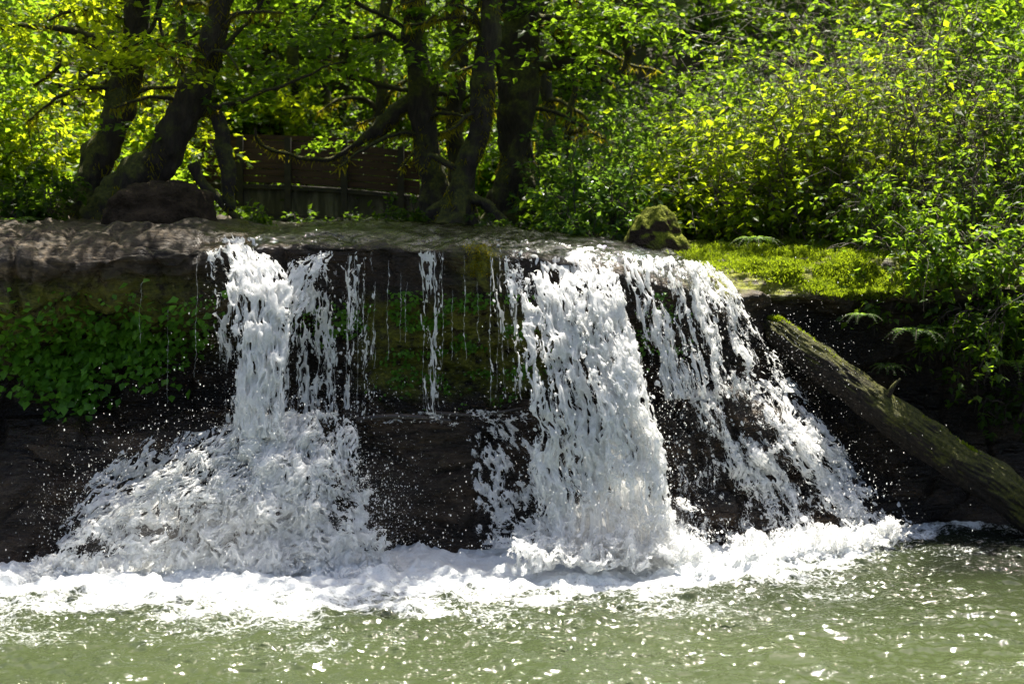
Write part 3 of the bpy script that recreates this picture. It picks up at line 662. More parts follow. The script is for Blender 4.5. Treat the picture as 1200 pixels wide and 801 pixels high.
def boulder(name, c, dims, mat, seed, label, peak=.0):
    n1, n2 = 72, 48
    th = np.linspace(0, 2 * np.pi, n1, endpoint=False); ph = np.linspace(0, np.pi, n2)
    T, Pp = np.meshgrid(th, ph, indexing='ij')
    D = np.stack([np.sin(Pp) * np.cos(T), np.sin(Pp) * np.sin(T), np.cos(Pp)], -1)
    D = np.sign(D) * np.abs(D) ** .8
    k = 1 + .22 * fbm(D[..., 0] * 1.2, D[..., 1] * 1.2, D[..., 2] * 1.2, 2, seed) + .06 * fbm(D[..., 0] * 5, D[..., 1] * 5, D[..., 2] * 5, 4, seed + 3)
    V = D * k[..., None]; V[..., 0] *= 1 - peak * np.clip(V[..., 2], 0, 1)
    V = V * np.array(dims)
    i = np.arange(n1)[:, None] * n2; i2 = ((np.arange(n1) + 1) % n1)[:, None] * n2; j = np.arange(n2 - 1)[None]
    Q = np.stack([i + j, i + j + 1, i2 + j + 1, i2 + j], -1).reshape(-1, 4)
    o = mesh_np(name, V.reshape(-1, 3), [Q], mat); o.location = c
    tag(o, label, 'boulder'); return o

def mat_boulder(name, moss):
    t = NT(name); p = t.pos()
    a = t.noise(p, 4, 6, .65); f = t.noise(p, 22, 4, .6)
    nz = t.n('ShaderNodeSeparateXYZ', Vector=t.n('ShaderNodeNewGeometry').outputs['Normal']).outputs[2]
    c = t.ramp(a, [(.3, (.018, .012, .007)), (.7, (.085, .057, .034))])
    m = t.ramp(t.math('ADD', t.math('MULTIPLY', nz, .55), t.math('MULTIPLY', a, .6)), [(.78 - moss * .75, 0.0), (.90 - moss * .75, 1.0)])
    c = t.mix(m, c, t.ramp(f, [(.3, (.07, .085, .008)), (.7, (.2, .22, .02))]))
    return t.done(t.bsdf(Base__Color=c, Roughness=.9, Specular__IOR__Level=.15, Normal=t.bump(t.math('ADD', a, t.math('MULTIPLY', f, .6)), 1.0, .10)))
boulder('boulder', at(186, 252, 17.2), (.62, .45, .40), mat_boulder('brown_boulder', -.2), 5, 'bare brown boulder at the foot of the two leaning trees')
boulder('boulder', at(770, 284, 17.0), (.36, .32, .40), mat_boulder('mossy_boulder', .55), 8, 'yellow mossy boulder at the edge of the stream near the lip', .35)

# ------------------------------------------------------------------ footbridge
def footbridge():
    Yb = 22.5
    M_RED = mat_plain('red_brown_planks', [(.3, (.028, .012, .008)), (.7, (.085, .036, .024))], (2, 2, 22))
    M_GIRD = mat_plain('weathered_girder', [(.32, (.035, .028, .02)), (.5, (.075, .062, .044)), (.68, (.20, .175, .13))], (7, 7, 1.2), .9)
    M_DARK = mat_plain('dark_timber', [(.3, (.012, .009, .007)), (.7, (.04, .028, .02))], (5, 5, 9))
    root = empty('footbridge', at(350, 235, Yb)); o0 = np.array(root.location)
    px = np.linspace(178, 492, 32)
    def band(top, bot, y0, y1, a=0, b=32):
        p = px[a:b]
        V = []
        for q in p:
            tx, bx = top(q), bot(q)
            for yy in (y0, y1):
                A = at(q, tx, Yb); B = at(q, bx, Yb)
                V += [[A[0], yy, A[2]], [B[0], yy, B[2]]]
        V = np.array(V); n = len(p); i = np.arange(n - 1)[:, None] * 4
        Q = np.concatenate([i + np.array([[0, 1, 5, 4]]), i + np.array([[2, 6, 7, 3]]), i + np.array([[0, 4, 6, 2]]), i + np.array([[1, 3, 7, 5]])])
        e = np.array([[0, 2, 3, 1], [4 * n - 4, 4 * n - 3, 4 * n - 1, 4 * n - 2]])
        return V - o0, [Q, e]
    arch = lambda q: 6 * ((q - 330) / 150) ** 2 + (q - 205) * .04
    for k in range(6):
        t0 = 160 + k * 8.4
        V, F = band(lambda q: t0 + arch(q), lambda q: t0 + 7.75 + arch(q), Yb, Yb + .045)
        o = mesh_np('railing_board', V, F, M_RED, root, smooth=False)
    V, F = band(lambda q: 212 + arch(q), lambda q: 217 + arch(q), Yb - .06, Yb + 1.6); mesh_np('deck', V, F, M_DARK, root, smooth=False)
    V, F = band(lambda q: 217.3 + arch(q), lambda q: 246 + arch(q), Yb + .02, Yb + .25); mesh_np('girder', V, F, M_GIRD, root, smooth=False)
    V, F = band(lambda q: 246.3 + arch(q), lambda q: 253 + arch(q), Yb - .03, Yb + .30); mesh_np('bottom_flange', V, F, M_DARK, root, smooth=False)
    for q in (190, 232, 282, 338, 404, 470):
        A = at(q, 156 + arch(q), Yb); B = at(q, 247 + arch(q), Yb)
        V, F = box(A[0] - .05, A[0] + .05, Yb - .10, Yb - .004, B[2], A[2]); mesh_np('post', V - o0, F, M_DARK, root, smooth=False)
    for k in range(4):                                          # far railing
        t0 = 150 + k * 11
        V, F = band(lambda q: t0 + arch(q), lambda q: t0 + 6 + arch(q), Yb + 1.5, Yb + 1.545); mesh_np('railing_board', V, F, M_RED, root, smooth=False)
    tag(root, 'red brown plank footbridge on a weathered girder behind the waterfall', 'footbridge')
footbridge()

# ------------------------------------------------------------------ fallen log and driftwood
def fallen_log():
    root = empty('fallen_log', at(1060, 480, 15.1)); o0 = np.array(root.location)
    P = smooth_path([at(903, 382, 15.55), at(960, 425, 15.4), at(1030, 478, 15.2), at(1100, 524, 15.0), at(1170, 572, 14.8), at(1260, 640, 14.55), at(1345, 706, 14.3)], 90)
    rr = np.interp(np.linspace(0, 1, 90), [0, .03, .1, .5, 1], [.08, .145, .175, .20, .23])
    ns_ = 300; tt = np.linspace(0, 1, ns_); Pf = np.stack([np.interp(tt, np.linspace(0, 1, 90), P[:, k]) for k in range(3)], -1); rf = np.interp(tt, np.linspace(0, 1, 90), rr)
    Pf = Pf + np.stack([.03 * pnoise(tt * 6, k * 3.3, 0, 4) for k in range(3)], -1)
    V, F = tube(Pf, rf, 96, .0, 1, 31)
    ti = np.repeat(tt, 96); th = np.tile(np.arange(96) / 96 * 2 * np.pi, ns_); cx, sx_ = np.cos(th), np.sin(th)
    kk = .11 * fbm(cx * 1.5, sx_ * 1.5, ti * 9, 3, 41) - .10 * np.exp(-(np.abs(pnoise(cx * 4, sx_ * 4, ti * 7, 42)) / .10) ** 2) + .05 * pnoise(cx * 9, sx_ * 9, ti * 26, 43) + .06 * (pnoise(cx * 2.4, sx_ * 2.4, ti * 16, 45) > .12)
    for t0, a0, h in ((.22, 5.0, .22), (.47, 4.3, .25), (.66, 5.4, .2)): kk = kk + h * np.exp(-((ti - t0) / .02) ** 2 - ((np.angle(np.exp(1j * (th - a0)))) / .5) ** 2)
    core = np.repeat(Pf, 96, 0); V[:-2] = core + (V[:-2] - core) * (1 + kk)[:, None]
    k0 = np.arange(96); V[:96] += (P[0] - P[4])[None] * (.25 * pnoise(np.cos(th[:96]) * 3, np.sin(th[:96]) * 3, 0, 47) + .1)[:, None] * 4
    M_LOG = mat_bark('log_bark', (.009, .006, .004), (.028, .018, .010), .5)
    mesh_np('trunk', V - o0, F, M_LOG, root)
    r = np.random.default_rng(9); parts = []
    t = r.random(9000) ** 1.3; t = t[(fbm(t * 14, 0 * t, 0, 2, 8) > .0) | (r.random(len(t)) < .12)]
    i = (t * 88).astype(int); th = r.normal(0, .55, len(t)) + .25
    base = P[i] + np.stack([.45 * np.sin(th), -.55 * np.sin(th) * 0 - .75 * np.abs(np.sin(th)) * 0 + -.6 * np.sin(th), np.cos(th)], -1) * (rr[i] * .98)[:, None]
    V, F = blades(base, r.uniform(.02, .055, len(t)), r, .017, up=.6)
    mesh_np('moss', V - o0, F, M_MOSS, root)
    st = P[30] + np.array([.05, -.1, .15]); V, F = tube(smooth_path([st, st + [.05, -.06, .12], st + [.12, -.07, .2]], 8), np.linspace(.035, .012, 8), 8, .2, 8); mesh_np('branch_stub', V - o0, F, M_LOG, root)
    tag(root, 'mossy fallen log slanting down the right bank into the pool', 'log')
def blades(B, L, r, w=.01, up=1.0, down=False):
    """Short pointed blades (moss, hanging strands) at B."""
    n = len(B); d = r.normal(size=(n, 3)) * .6; d[:, 2] = (-1 if down else up) * 1.0 + d[:, 2] * .4
    d /= np.linalg.norm(d, axis=1, keepdims=True)
    s = np.cross(d, r.normal(size=(n, 3))); s /= np.linalg.norm(s, axis=1, keepdims=True) + 1e-9
    L = np.asarray(L)[:, None]
    V = np.stack([B - s * w / 2, B + s * w / 2, B + d * L * .6 + s * w * .45 + r.normal(size=(n, 3)) * L * .06, B + d * L], 1).reshape(-1, 3)
    k = np.arange(n)[:, None] * 4
    return V, [np.concatenate([k + np.array([[0, 1, 2]]), k + np.array([[0, 2, 3]])])]
M_MOSS = mat_leaf('moss_tufts', (.12, .17, .010), (.30, .43, .015), .3, .8, .45)
M_MOSS_DARK = mat_leaf('hanging_moss', (.13, .125, .010), (.42, .40, .02), .35, .9, .55)
fallen_log()
def driftwood():
    M_ST = mat_plain('wet_stick', [(.3, (.008, .006, .004)), (.7, (.03, .02, .013))], (3, 20, 20), .35)
    for k, (pts, rad) in enumerate([([(418, 492), (450, 488), (490, 489), (530, 493)], .035), ([(505, 483), (560, 486), (612, 478)], .022)]):
        y = 14.22; P = smooth_path([at(a, b, y + .06 * np.sin(a)) for a, b in pts], 30)
        V, F = tube(P, np.linspace(rad, rad * .6, 30), 10, .3, 6, k); o = mesh_np('driftwood', V - P[0], F, M_ST); o.location = P[0]
        tag(o, ['dark wet stick lying along the ledge between the falls', 'thinner wet stick on the ledge reaching the middle waterfall'][k], 'driftwood')
driftwood()
# ------------------------------------------------------------------ leaves
LT = np.array([[0, 0, 0], [-.30, .38, .07], [.30, .38, .07], [0, .48, -.02], [0, 1, -.10], [0, 0.02, 0]])
LF = np.array([[0, 3, 1], [0, 2, 3], [1, 3, 4], [3, 2, 4]])
def leaves(P, size, r, spread=.55, wide=1.0, normal=None, dirs=None):
    """Folded pointed leaves at P (n,3); size (n,) long."""
    n = len(P)
    nrm = r.normal(size=(n, 3)) * spread + (np.array([0, 0, 1.0]) if normal is None else normal)
    nrm /= np.linalg.norm(nrm, axis=1, keepdims=True)
    d = r.normal(size=(n, 3)) if dirs is None else dirs + r.normal(size=(n, 3)) * .45
    d -= (d * nrm).sum(1, keepdims=True) * nrm; d /= np.linalg.norm(d, axis=1, keepdims=True) + 1e-9
    s = np.cross(d, nrm)
    T = LT[:5]; size = np.broadcast_to(np.asarray(size, float), (n,))
    V = P[:, None] + size[:, None, None] * (T[None, :, 1:2] * d[:, None] + wide * T[None, :, 0:1] * s[:, None] + T[None, :, 2:3] * nrm[:, None])
    F = (LF[None] + (np.arange(n) * 5)[:, None, None]).reshape(-1, 3)
    return V.reshape(-1, 3), [F]

def tubes_many(Pa, rad, sides=3):
    """Pa (k,n,3), rad (k,n)"""
    k, n, _ = Pa.shape
    T = np.gradient(Pa, axis=1); T /= np.linalg.norm(T, axis=2, keepdims=True) + 1e-9
    A = np.cross(T, np.array([.3, .5, .81])); A /= np.linalg.norm(A, axis=2, keepdims=True) + 1e-9; B = np.cross(T, A)
    th = np.arange(sides) / sides * 2 * np.pi
    V = Pa[:, :, None] + rad[:, :, None, None] * (A[:, :, None] * np.cos(th)[None, None, :, None] + B[:, :, None] * np.sin(th)[None, None, :, None])
    b = (np.arange(k) * n * sides)[:, None, None] + (np.arange(n - 1) * sides)[None, :, None]; j = np.arange(sides)[None, None]; j2 = (j + 1) % sides
    Q = np.stack([b + j, b + j2, b + sides + j2, b + sides + j], -1).reshape(-1, 4)
    return V.reshape(-1, 3), [Q]

def twig_paths(base, dirs, L, r, n=7, droop=.35, wig=.12):
    t = np.linspace(0, 1, n)
    k = len(base)
    P = base[:, None] + dirs[:, None] * (L[:, None] * t)[..., None]
    P[..., 2] -= droop * (L[:, None] * t ** 2)
    w = np.cumsum(r.normal(size=(k, n, 3)) * (wig * L / n)[:, None, None], 1); w -= w[:, :1]
    return P + w

def unit(v): return v / (np.linalg.norm(v, axis=-1, keepdims=True) + 1e-9)

def shrub(name, c, dims, nstem, nleaf, size, ml, mt, seed, label, cat='shrub', group=None, lean=(0, 0, 0), droop=.35, spread=.6, wide=1.0, rad=.012, ntw=7, spread_base=.55, wig=.45):
    """Stems fan from the base, side twigs arch off them, leaves sit along the twigs."""
    r = np.random.default_rng(seed); c = np.array(c, float); dims = np.array(dims, float)
    az = r.random(nstem) * 2 * np.pi; q = np.sqrt(r.random(nstem))
    tip = np.stack([np.cos(az) * q, np.sin(az) * q, .08 + .92 * r.random(nstem) ** .75], -1) * dims + np.array(lean)
    b0 = np.stack([np.cos(az + .8) * q * spread_base, np.sin(az + .8) * q * spread_base, 0 * q], -1) * dims
    b0[:, 2] -= .1
    L = np.linalg.norm(tip - b0, axis=1)
    d = unit(tip - b0); d[:, 2] += .25; d = unit(d)
    S = twig_paths(b0, d, L, r, 10, droop * .6, wig)
    parts = [tubes_many(S, np.linspace(rad, rad * .3, 10)[None] * (.6 + .8 * r.random(nstem))[:, None], 4)]
    # side twigs
    si = np.repeat(np.arange(nstem), ntw); st = r.random(len(si)) * .8 + .2
    fi = st * 8.99; a = fi.astype(int); f = (fi - a)[:, None]
    tb = S[si, a] * (1 - f) + S[si, a + 1] * f
    td = unit(unit(S[si, a + 1] - S[si, a]) * .6 + r.normal(size=(len(si), 3)) * np.array([.7, .7, .35]))
    tl = L[si] * r.uniform(.18, .42, len(si))
    Tp = twig_paths(tb, td, tl, r, 7, droop, .4)
    parts.append(tubes_many(Tp, np.linspace(rad * .35, rad * .12, 7)[None] * np.ones((len(si), 1)), 3))
    V, F = join_vf(parts)
    root = empty(name, c); mesh_np('stems', V, F, mt, root)
    nl3 = nleaf // 3; nleaf = nl3 * 3
    k = np.repeat(r.integers(0, len(si), nl3), 3); u = np.repeat((r.random(nl3) ** .7) * 5.99, 3); a = u.astype(int); f = (u - a)[:, None]
    lp = Tp[k, a] * (1 - f) + Tp[k, a + 1] * f + r.normal(0, size * .28, (nleaf, 3))
    ld = unit(Tp[k, a + 1] - Tp[k, a]); ld[:, 2] -= .2
    V, F = leaves(lp, size * r.uniform(.45, 1.4, nleaf), r, spread, wide, dirs=ld)
    mesh_np('foliage', V, F, ml, root, smooth=False)
    tag(root, label, cat, group); return root

def sprays(C, R, n, size, r, tilt=.25, flat=.10, spread=.4):
    """Flattened sprays of leaves: centres C (k,3), radii R (k,), n leaves each."""
    k = len(C); nr = unit(r.normal(size=(k, 3)) * tilt + np.array([0, 0, 1.0]))
    a = unit(np.cross(nr, r.normal(size=(k, 3)))); b = np.cross(nr, a)
    i = np.repeat(np.arange(k), n); q = np.sqrt(r.random(len(i))) * R[i]; th = r.random(len(i)) * 2 * np.pi
    P = C[i] + a[i] * (q * np.cos(th))[:, None] + b[i] * (q * np.sin(th) * .75)[:, None] + nr[i] * (r.normal(0, flat, len(i)) * R[i])[:, None]
    P[:, 2] -= .25 * q ** 2 / np.maximum(R[i], .1)
    return leaves(P, size * r.uniform(.6, 1.3, len(P)), r, spread, 1.1, normal=nr[i])

M_SUNLEAF = mat_leaf('sunlit_leaf', (.045, .09, .008), (.50, .64, .018), .30)  # sunlit tone put into the leaf colour, for growth in the open
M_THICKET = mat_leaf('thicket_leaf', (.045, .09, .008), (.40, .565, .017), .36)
M_MIDLEAF = mat_leaf('green_leaf', (.03, .068, .009), (.24, .42, .02), .34)  # half-lit tone of the same foliage, set by colour
M_SHADELEAF = mat_leaf('shaded_leaf', (.022, .05, .008), (.14, .26, .016), .3)  # shade put into the leaf colour, for dim hollows and shrubs behind
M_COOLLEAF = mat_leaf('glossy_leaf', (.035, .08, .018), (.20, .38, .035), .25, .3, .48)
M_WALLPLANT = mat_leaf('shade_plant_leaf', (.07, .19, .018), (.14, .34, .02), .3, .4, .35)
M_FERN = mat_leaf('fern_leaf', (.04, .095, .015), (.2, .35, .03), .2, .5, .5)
M_TWIG = mat_plain('grey_twig', [(.3, (.035, .024, .015)), (.7, (.12, .095, .065))], (9, 9, 9))
M_DTWIG = mat_plain('dark_twig', [(.3, (.02, .014, .01)), (.7, (.07, .05, .035))], (9, 9, 9))
M_BARKD = mat_bark('dark_bark', (.012, .009, .007), (.05, .037, .025), .45)

# ------------------------------------------------------------------ trees
def limb(root, pts, Y, rpx, moss_n, seed, name='limb', mat=None, dY=None, hang=.09):
    """Limb through photo columns/rows at about Y metres; moss hangs from it."""
    r = np.random.default_rng(seed); o0 = np.array(root.location)
    Ys = np.full(len(pts), Y) if dY is None else Y + np.array(dY)
    P = smooth_path([at(a, b, y) for (a, b), y in zip(pts, Ys)], 10 * len(pts))
    rad = np.interp(np.linspace(0, 1, len(P)), np.linspace(0, 1, len(rpx)), rpx) * Y / F_PX
    P = P + np.stack([.03 * fbm(P[:, 0] * 3, P[:, 2] * 3, k * 7.1, 2, seed % 40) for k in range(3)], -1)
    V, F = tube(P, rad, 9, .35, 7, seed % 40)
    o = mesh_np(name, V - o0, F, mat or M_BARK, root)
    if moss_n:
        i = r.integers(0, len(P), moss_n); th = r.random(moss_n) * 2 * np.pi
        B = P[i] + np.stack([np.cos(th), np.sin(th) * .8, np.sin(th)], -1) * (rad[i] * .9)[:, None]
        dens = fbm(B[:, 0] * 3, B[:, 1] * 3, B[:, 2] * 3, 2, 14) > -.25
        B = B[dens]
        V1, F1 = blades(B[::2], r.uniform(.02, .055, len(B[::2])), r, .012, up=.4)
        V2, F2 = blades(B[1::2], hang * r.uniform(.3, 1.5, len(B[1::2])), r, .010, down=True)
        V, F = join_vf([(V1, F1), (V2, F2)])
        mesh_np('moss', V - o0, F, M_MOSS_DARK, o)
    return P

def tree(pts, Y, rpx, label, seed, crown=(), ml=None, sides=52, group='mossy tree trunks above the falls', name='tree', mat=None, size=.115, moss_n=900, limbs=(), extra=0):
    root = empty(name, at(pts[0][0], pts[0][1], Y)); o0 = np.array(root.location); r = np.random.default_rng(seed)
    P = smooth_path([at(a, b, Y) for a, b in pts], 34 * len(pts))
    rad = np.interp(np.linspace(0, 1, len(P)), np.linspace(0, 1, len(rpx)), rpx) * Y / F_PX
    P = P + np.stack([.05 * fbm(P[:, 0], P[:, 2] * 1.4, k * 7.1, 2, seed % 40) for k in range(3)], -1)
    V, F = tube(P, rad, sides, .42, 3.4, seed % 50)
    t = mesh_np('trunk', V - o0, F, mat or M_BARK, root)
    if moss_n:
        i = r.integers(0, len(P), moss_n); i = i[P[i, 2] < 7.5]; th = r.random(len(i)) * 2 * np.pi
        B = P[i] + np.stack([np.cos(th), np.sin(th), 0 * th], -1) * (rad[i] * 1.0)[:, None]
        k = fbm(B[:, 0] * 2.2, B[:, 1] * 2.2, B[:, 2] * 1.3, 2, seed % 30) > -.05; B = B[k]
        V, F = blades(B, r.uniform(.03, .13, len(B)), r, .014, down=True)
        mesh_np('moss', V - o0, F, M_MOSS_DARK, t)
    for k, (lp, lr, mn) in enumerate(limbs): limb(root, lp, Y, lr, mn, seed * 7 + k)
    for k in range(extra):
        i = r.integers(int(len(P) * .25), int(len(P) * .72)); q = P[i]; ppx = 600 + q[0] / q[1] * F_PX; ppy = HOR + (EYE - q[2]) / q[1] * F_PX
        s_ = r.choice([-1, 1]); L = r.uniform(45, 120); up = r.uniform(-40, 25)
        lp = [(ppx, ppy), (ppx + s_ * L * .3, ppy + up * .6 - 8), (ppx + s_ * L * .65, ppy + up), (ppx + s_ * L, ppy + up + r.uniform(0, 30))]
        limb(root, lp, Y, [3.6, 2.6, 2.0, 1.0], 340, seed * 11 + k, dY=[0, -.15, -.3, -.5], hang=.13)
    if len(crown):
        Vs = []
        for (cx, cyy, cY, sx, sy, sY, k, n, rr) in crown:       # clumps by column/row and depth
            C = np.stack([r.normal(cx, sx, k), r.normal(cyy, sy, k), r.normal(cY, sY, k)], -1)
            C = np.array([at(*q) for q in C]); C[:, 2] = np.maximum(C[:, 2], ground_z(C[:, 0], C[:, 1]) + .3)
            if not len(C): continue
            Vs.append(sprays(C, rr * r.uniform(.6, 1.4, len(C)), int(n * .68), size, r))
        V, F = join_vf(Vs); mesh_np('crown', V - o0, F, ml or M_MIDLEAF, root, smooth=False)
    tag(root, label, 'tree', group); return root
G1 = 'mossy tree trunks above the falls'
# the two leaning trees on the left
tree([(92, 268), (108, 218), (128, 160), (146, 100), (157, 40), (166, -20), (172, -120), (180, -300), (186, -520)], 18.5, [42, 22, 18, 16.5, 15, 14.5, 13.5, 11, 7],
     'left leaning mossy tree beside the boulder, its trunk the thicker of the leaning pair', 21,
     crown=[(110, 40, 18.2, 80, 40, .6, 26, 110, .45), (150, -260, 18.5, 160, 110, 1.0, 60, 110, .7), (260, -330, 17.0, 110, 40, .5, 14, 120, .45)], ml=M_SUNLEAF,  # last clump added above the view to dapple the left rock with shade
     limbs=[([(140, 98), (116, 58), (88, 64), (62, 84), (40, 100)], [5, 4, 3.5, 2.5, 1.5], 260), ([(150, 52), (120, 44), (80, 36), (28, 30), (-20, 34)], [5, 4.5, 4, 3, 2], 320), ([(118, 190), (98, 215), (84, 245)], [7, 8, 10], 150), ([(150, 70), (172, 42), (185, 10), (196, -30)], [4, 3, 2.5, 2], 120), ([(160, 10), (130, -10), (90, -30)], [4, 3, 2], 100)], moss_n=2600, extra=6)
tree([(120, 262), (158, 216), (200, 166), (222, 120), (240, 75), (256, 20), (264, -40), (275, -250), (282, -480)], 18.1, [32, 24, 21, 17.5, 15, 13.5, 12.5, 10, 6],
     'curved mossy tree leaning right over the brown boulder, with a hanging limb', 22,
     crown=[(280, 60, 18.6, 70, 45, .6, 18, 100, .4), (300, -240, 18.3, 150, 100, 1.0, 70, 110, .7)], ml=M_MIDLEAF,
     limbs=[([(216, 140), (244, 128), (260, 150), (264, 180), (268, 212), (272, 246)], [8, 8, 9, 9, 8, 5], 500), ([(242, 80), (272, 45), (300, 12), (325, -25)], [4, 3, 2.5, 2], 120), ([(228, 118), (262, 124), (305, 110), (352, 92), (402, 72)], [4, 3, 2.2, 1.8, 1.2], 160), ([(200, 172), (180, 186), (176, 212), (182, 245)], [7, 6, 6, 8], 260), ([(232, 100), (205, 70), (190, 45), (186, 15)], [3.5, 3, 2.2, 1.5], 120), ([(225, 190), (236, 215), (262, 240), (285, 262)], [7, 6, 5, 4], 150)], moss_n=2600, extra=6)
for k, (pts, rp) in enumerate([([(112, 240), (108, 130), (100, 60), (93, -10), (86, -220)], [11, 10, 9, 8.5, 6]), ([(136, 240), (131, 130), (121, 60), (112, -10), (100, -220)], [9, 8.5, 8, 7.5, 5]), ([(58, 230), (57, 120), (55, 40), (52, -20), (50, -200)], [6, 5.5, 5, 5, 4])]):
    tree(pts, 24.0 + k * .5, rp, ['dark straight trunk behind the left leaning tree, nearest to it on the left', 'second dark trunk behind the left leaning tree, almost hidden by it', 'thin dark trunk among sunny leaves near the upper left corner'][k], 30 + k, sides=14, moss_n=300,
         crown=[(pts[2][0], -10, 24, 60, 50, .8, 22, 90, .5)], ml=M_SUNLEAF)
# the middle trunks
tree([(516, 285), (506, 212), (497, 150), (491, 90), (487, 30), (484, -40), (480, -250), (478, -450)], 19.5, [34, 15, 14, 13, 12.5, 12, 10, 7],
     'dark mossy trunk standing first from the footbridge, a thick mossy limb on its left', 41,
     crown=[(430, 40, 19.0, 60, 50, .5, 24, 100, .4), (470, -260, 19.5, 130, 100, 1.2, 80, 110, .75)], ml=M_MIDLEAF,
     limbs=[([(508, 106), (482, 118), (458, 140), (430, 162)], [6, 9, 11, 8], 800), ([(430, 160), (405, 178), (380, 187), (330, 180), (302, 165), (296, 150)], [5, 3.5, 3, 2.6, 2.2, 1.6], 500), ([(500, 150), (512, 105), (505, 85)], [4, 3, 3], 120), ([(490, 60), (455, 40), (420, 44), (385, 30)], [4, 3, 2.5, 1.5], 260), ([(494, 110), (440, 98), (402, 86), (376, 72)], [3.5, 3, 4, 3], 350), ([(486, 40), (430, 10), (390, -5), (360, 30)], [3, 3, 2.5, 2], 220)], moss_n=1600, extra=4)
tree([(545, 272), (537, 200), (532, 130), (534, 60), (533, 0), (531, -200), (530, -420)], 21.0, [18, 11, 11, 10.5, 10, 9, 6],
     'slimmer dark trunk between two mossy trunks in the middle of the wood', 42, crown=[(540, 30, 21.5, 50, 40, .5, 18, 90, .45), (530, -260, 21, 130, 100, 1.2, 60, 110, .75)], ml=M_SHADELEAF, limbs=[([(534, 80), (545, 40), (560, 10), (570, -20)], [4, 3.5, 3, 2], 160), ([(532, 120), (570, 105), (590, 100)], [3, 2, 1.5], 80)], moss_n=900, extra=4)
tree([(522, 282), (536, 236), (552, 185), (563, 130), (569, 60), (573, 0), (576, -60), (580, -250), (583, -430)], 18.8, [38, 20, 14, 13, 12.5, 12, 11, 9, 6],
     'slender mossy trunk curving right from a flared base beside the stream', 43, crown=[(580, -200, 18.8, 100, 60, .8, 50, 110, .7), (580, -340, 17.1, 45, 40, .5, 44, 160, .55)], ml=M_MIDLEAF,  # last clump added out of view so its shadow falls on the lip
     limbs=[([(545, 205), (520, 190), (505, 185), (498, 200)], [5, 4, 3, 2], 200), ([(540, 225), (575, 245), (600, 272)], [8, 7, 6], 200), ([(536, 230), (505, 250), (490, 275)], [8, 7, 6], 200), ([(538, 240), (552, 262), (560, 285)], [9, 8, 7], 200)], moss_n=2600, extra=6)
tree([(598, 282), (602, 220), (606, 160), (607, 100), (608, 40), (609, -20), (610, -250), (611, -500)], 20.5, [34, 23, 20, 21, 22, 22, 20, 15],
     'thickest trunk of the wood, with a broken mossy stub on its right side', 44, crown=[(690, 20, 20.0, 50, 35, .6, 20, 100, .4), (620, -300, 20.5, 160, 100, 1.4, 70, 110, .8)], ml=M_MIDLEAF,
     limbs=[([(622, 20), (660, 25), (700, 20), (740, 28)], [6, 5, 4, 2.5], 320), ([(636, 22), (660, 50), (688, 78), (716, 100)], [6, 5.5, 4.5, 3], 350), ([(618, 82), (650, 74), (684, 78)], [8, 10, 9], 900), ([(684, 24), (690, 52), (700, 78)], [3, 2.5, 2], 120), ([(716, -20), (728, 20), (736, 60), (728, 90)], [4, 4, 5, 2], 420), ([(612, 170), (600, 200), (585, 235)], [6, 5, 4], 200)], moss_n=2000, extra=4)

# trees up the hillside, in shade and sun
def hill_trees():
    r = np.random.default_rng(91)
    spec = [(20, 27, 7, 's'), (240, 28, 8, 'm'), (310, 26.5, 9, 'm'), (355, 30, 7, 's'), (400, 27.5, 8, 'd'), (455, 31, 7, 'm'), (665, 27, 9, 'd'), (720, 29, 10, 'd'), (760, 32, 8, 's'), (815, 28, 9, 'm'), (175, 31, 8, 's'), (575, 30, 8, 'm'), (880, 30, 8, 's'), (970, 29, 9, 's'), (1080, 30, 9, 'm'), (1170, 28, 8, 's')]
    words = {'s': 'slim tree with sunlit yellow green leaves', 'm': 'slim tree with mid green leaves', 'd': 'dark shaded tree'}
    where = {20: 'at the far upper left edge of the wood', 240: 'behind the curved leaning tree', 310: 'just behind the left end of the footbridge', 355: 'far up the slope over the footbridge middle', 400: 'behind the right half of the footbridge', 455: 'far behind the thick mossy limb', 665: 'just right of the thickest trunk', 720: 'in the dark gap right of the broken stub', 760: 'far up the slope in the dark gap', 815: 'behind the glossy shrub by the mossy boulder', 175: 'far back between the two leaning trees', 575: 'far back between the slender and thickest trunks', 880: 'behind the left flank of the big sunny thicket', 970: 'behind the middle of the big sunny thicket', 1080: 'behind the right flank of the big thicket', 1170: 'at the far upper right edge'}
    for k, (px, Y, rp, kd) in enumerate(spec):
        x = (px - 600) / F_PX * Y; z = float(ground_z(x, Y)); pyb = HOR + (EYE - z) / Y * F_PX
        pts = [(px + r.normal(0, 4), pyb + 6), (px + r.normal(0, 6), pyb - 60), (px + r.normal(0, 8), pyb - 130), (px + r.normal(0, 10), pyb - 260), (px + r.normal(0, 14), pyb - 420)]
        ml = {'s': M_SUNLEAF, 'm': M_MIDLEAF, 'd': M_SHADELEAF}[kd]
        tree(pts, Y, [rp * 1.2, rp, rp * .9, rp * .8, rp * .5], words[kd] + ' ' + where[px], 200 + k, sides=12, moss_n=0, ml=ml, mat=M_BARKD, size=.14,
             crown=[(px, pyb - 70, Y - .5, 40, 38, .9, 22, 85, .55), (px, pyb - 190, Y, 60, 60, 1.2, 30, 85, .7)], group='trees up the slope')
hill_trees()
